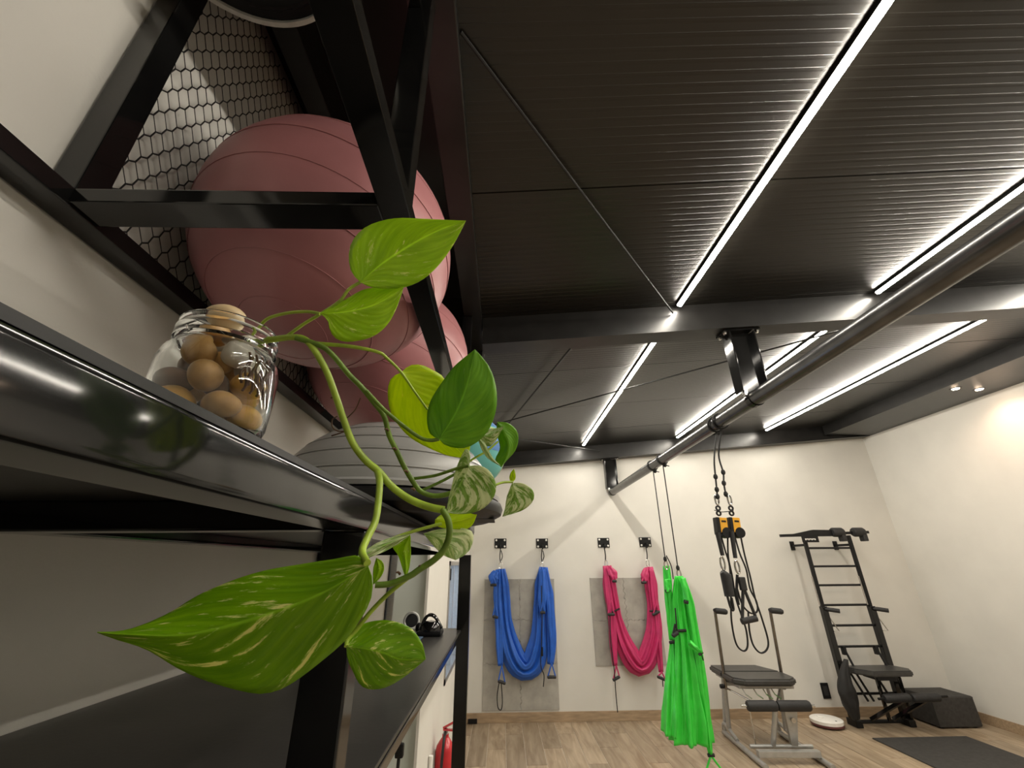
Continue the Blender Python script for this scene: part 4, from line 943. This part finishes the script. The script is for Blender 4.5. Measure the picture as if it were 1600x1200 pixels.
# folding seat
sz = zr(1043)
mb = MB(); 
cushv = [(xl+.02, LY-.02), (xr+.0, LY-.02), (xr+.06, LY-.24), (xr-.02, LY-.36), (xl+.16, LY-.36), (xl+.03, LY-.20)]
bm = bmesh.new(); f_ = bm.faces.new([bm.verts.new((x, y, sz-.03)) for x, y in cushv]); r = bmesh.ops.extrude_face_region(bm, geom=[f_])
for q in r['geom']:
    if isinstance(q, bmesh.types.BMVert): q.co.z = sz+.03
bmesh.ops.bevel(bm, geom=bm.edges[:], offset=.014, segments=2, affect='EDGES'); bm.verts.index_update()
mb.add([q.co.copy() for q in bm.verts], [[q.index for q in g.verts] for g in bm.faces]); bm.free(); mb.build('seat', M['cushion'], t, smooth=True)
MB().box(xl+.20, xl+.42, LY-.33, LY-.10, sz-.07, sz-.031, c=.006).build('seat_support', M['blkm'], t)
for x in (xl+.12, xr-.10):
    MB().tube([(x, LY-.01, zr(1010)), (x+.03, LY-.06, sz+.02)], .013, 8).build('seat_strut', M['blkm'], t)
    MB().box(x-.022, x+.022, LY-.03, LY+.02, zr(1010)-.09, zr(1010)+.01, c=.006).build('rung_hook', M['blkm'], t)
for x in (xl+.26, xr-.11):
    MB().bar((x-.05, LY-.02, zr(1124)), (x+.17, LY-.34, zr(1124)+.27), .035, .035, (1, 0, 0)).build('cross_leg', M['blk'], t)
    MB().bar((x+.14, LY-.06, zr(1124)), (x-.05, LY-.30, sz-.04), .030, .030, (1, 0, 0)).build('cross_leg', M['blk'], t)
rb = MB().tube([(xl+.12, LY-.35, zr(1124)+.285), (xr+.30, LY-.35, zr(1124)+.30)], .013, 10).build('roller_bar', M['blkm'], t)
for a, b_ in ((.19, .49), (.52, .84)):
    za = zr(1124)+.287; MB().tube([(xl+a, LY-.35, za), (xl+a+.015, LY-.35, za), (xl+b_-.015, LY-.35, za+.006), (xl+b_, LY-.35, za+.006)], [.034, .044, .044, .034], 14).build('foam_roller', M['rubber'], rb, smooth=True)
for x in (xl+.10, xl+.17, xr-.24): MB().tube([(x, LY-.04, sz-.05), (x+.10, LY-.07, sz-.33)], .013, 8).build('spring', M['blkm'], t, smooth=True)
fabric([(1322, 1030), (1319, 1050), (1321, 1075), (1329, 1100), (1338, 1124)], [3, 8, 12, 11, 5], [.02, .05, .08, .07, .03], 3, M['cord'], None, 'hanging_bag', 2, n=30, N=48, Y=LY-.16, amp=.07)
o = bpy.data.objects['hanging_bag']; tag(o, 'black fabric bag hanging on the side rail of the ladder tower', 'bag')

# ---- box, mat, robot, socket
o = None
t = thing('padded_box', 'black padded box standing on the floor in the corner', 'box', (5.37, 6.1, 0))
MB().box(5.12, 5.64, 5.93, 6.33, .012, .315, c=.022).build('box_body', M['matr'], t, smooth=True)
for x in (5.17, 5.58):
    for y in (5.98, 6.27): MB().lathe([(0, 0), (.02, 0), (.02, .014), (0, .014)], 12, (x, y, 0)).build('foot', M['blkm'], t)
MB().tube([(5.126, 5.936, .30), (5.634, 5.936, .30), (5.634, 6.324, .30), (5.126, 6.324, .30)], .006, 6, closed=True).build('seam_piping', M['cushion'], t)
o = MB().box(4.10, 5.17, 4.60, 5.69, .0005, .012, c=.004).build('floor_mat', M['matr']); tag(o, 'thin charcoal exercise mat lying on the wooden floor', 'mat')
t = thing('robot_vacuum', 'round white robot vacuum parked by the skirting', 'robot vacuum', (3.90, 6.10, 0))
MB().lathe([(0, .012), (.165, .012), (.172, .02), (.172, .034), (.168, .038), (0, .038)], 48, (3.90, 6.10, 0)).build('bumper', mat('dark_red_plastic', (.10, .03, .03), .4, noise=.1), t, smooth=True)
MB().lathe([(.170, .0382), (.172, .070), (.160, .078), (0, .080)], 48, (3.90, 6.10, 0)).build('top_cover', M['wht'], t, smooth=True)
MB().lathe([(.045, .0802), (.045, .086), (.04, .090), (0, .090)], 24, (3.87, 6.14, 0)).build('sensor_turret', M['wht'], t, smooth=True)
MB().box(3.93, 3.945, 5.975, 5.99, .0775, .0815).build('button', M['blkm'], t)
for s in (-1, 1): MB().lathe([(0, -.012), (.03, -.012), (.03, .012), (0, .012)], 16, (3.90+s*.11, 6.10, .030), (1, 0, 0)).build('wheel', M['rubber'], t)
p = wy(1289.5, 1079, D)
t = thing('wall_socket', 'black rectangular wall socket plate above the skirting by the ladder tower', 'socket', p)
MB().box(p.x-.05, p.x+.05, D-.010, D-.0005, p.z-.085, p.z+.085, c=.003).build('plate', M['blkm'], t)
MB().box(p.x-.03, p.x+.03, D-.012, D-.0105, p.z-.05, p.z+.05).build('insert', M['rubber'], t)
for o in bpy.data.objects:
    if '_w' in o: del o['_w']
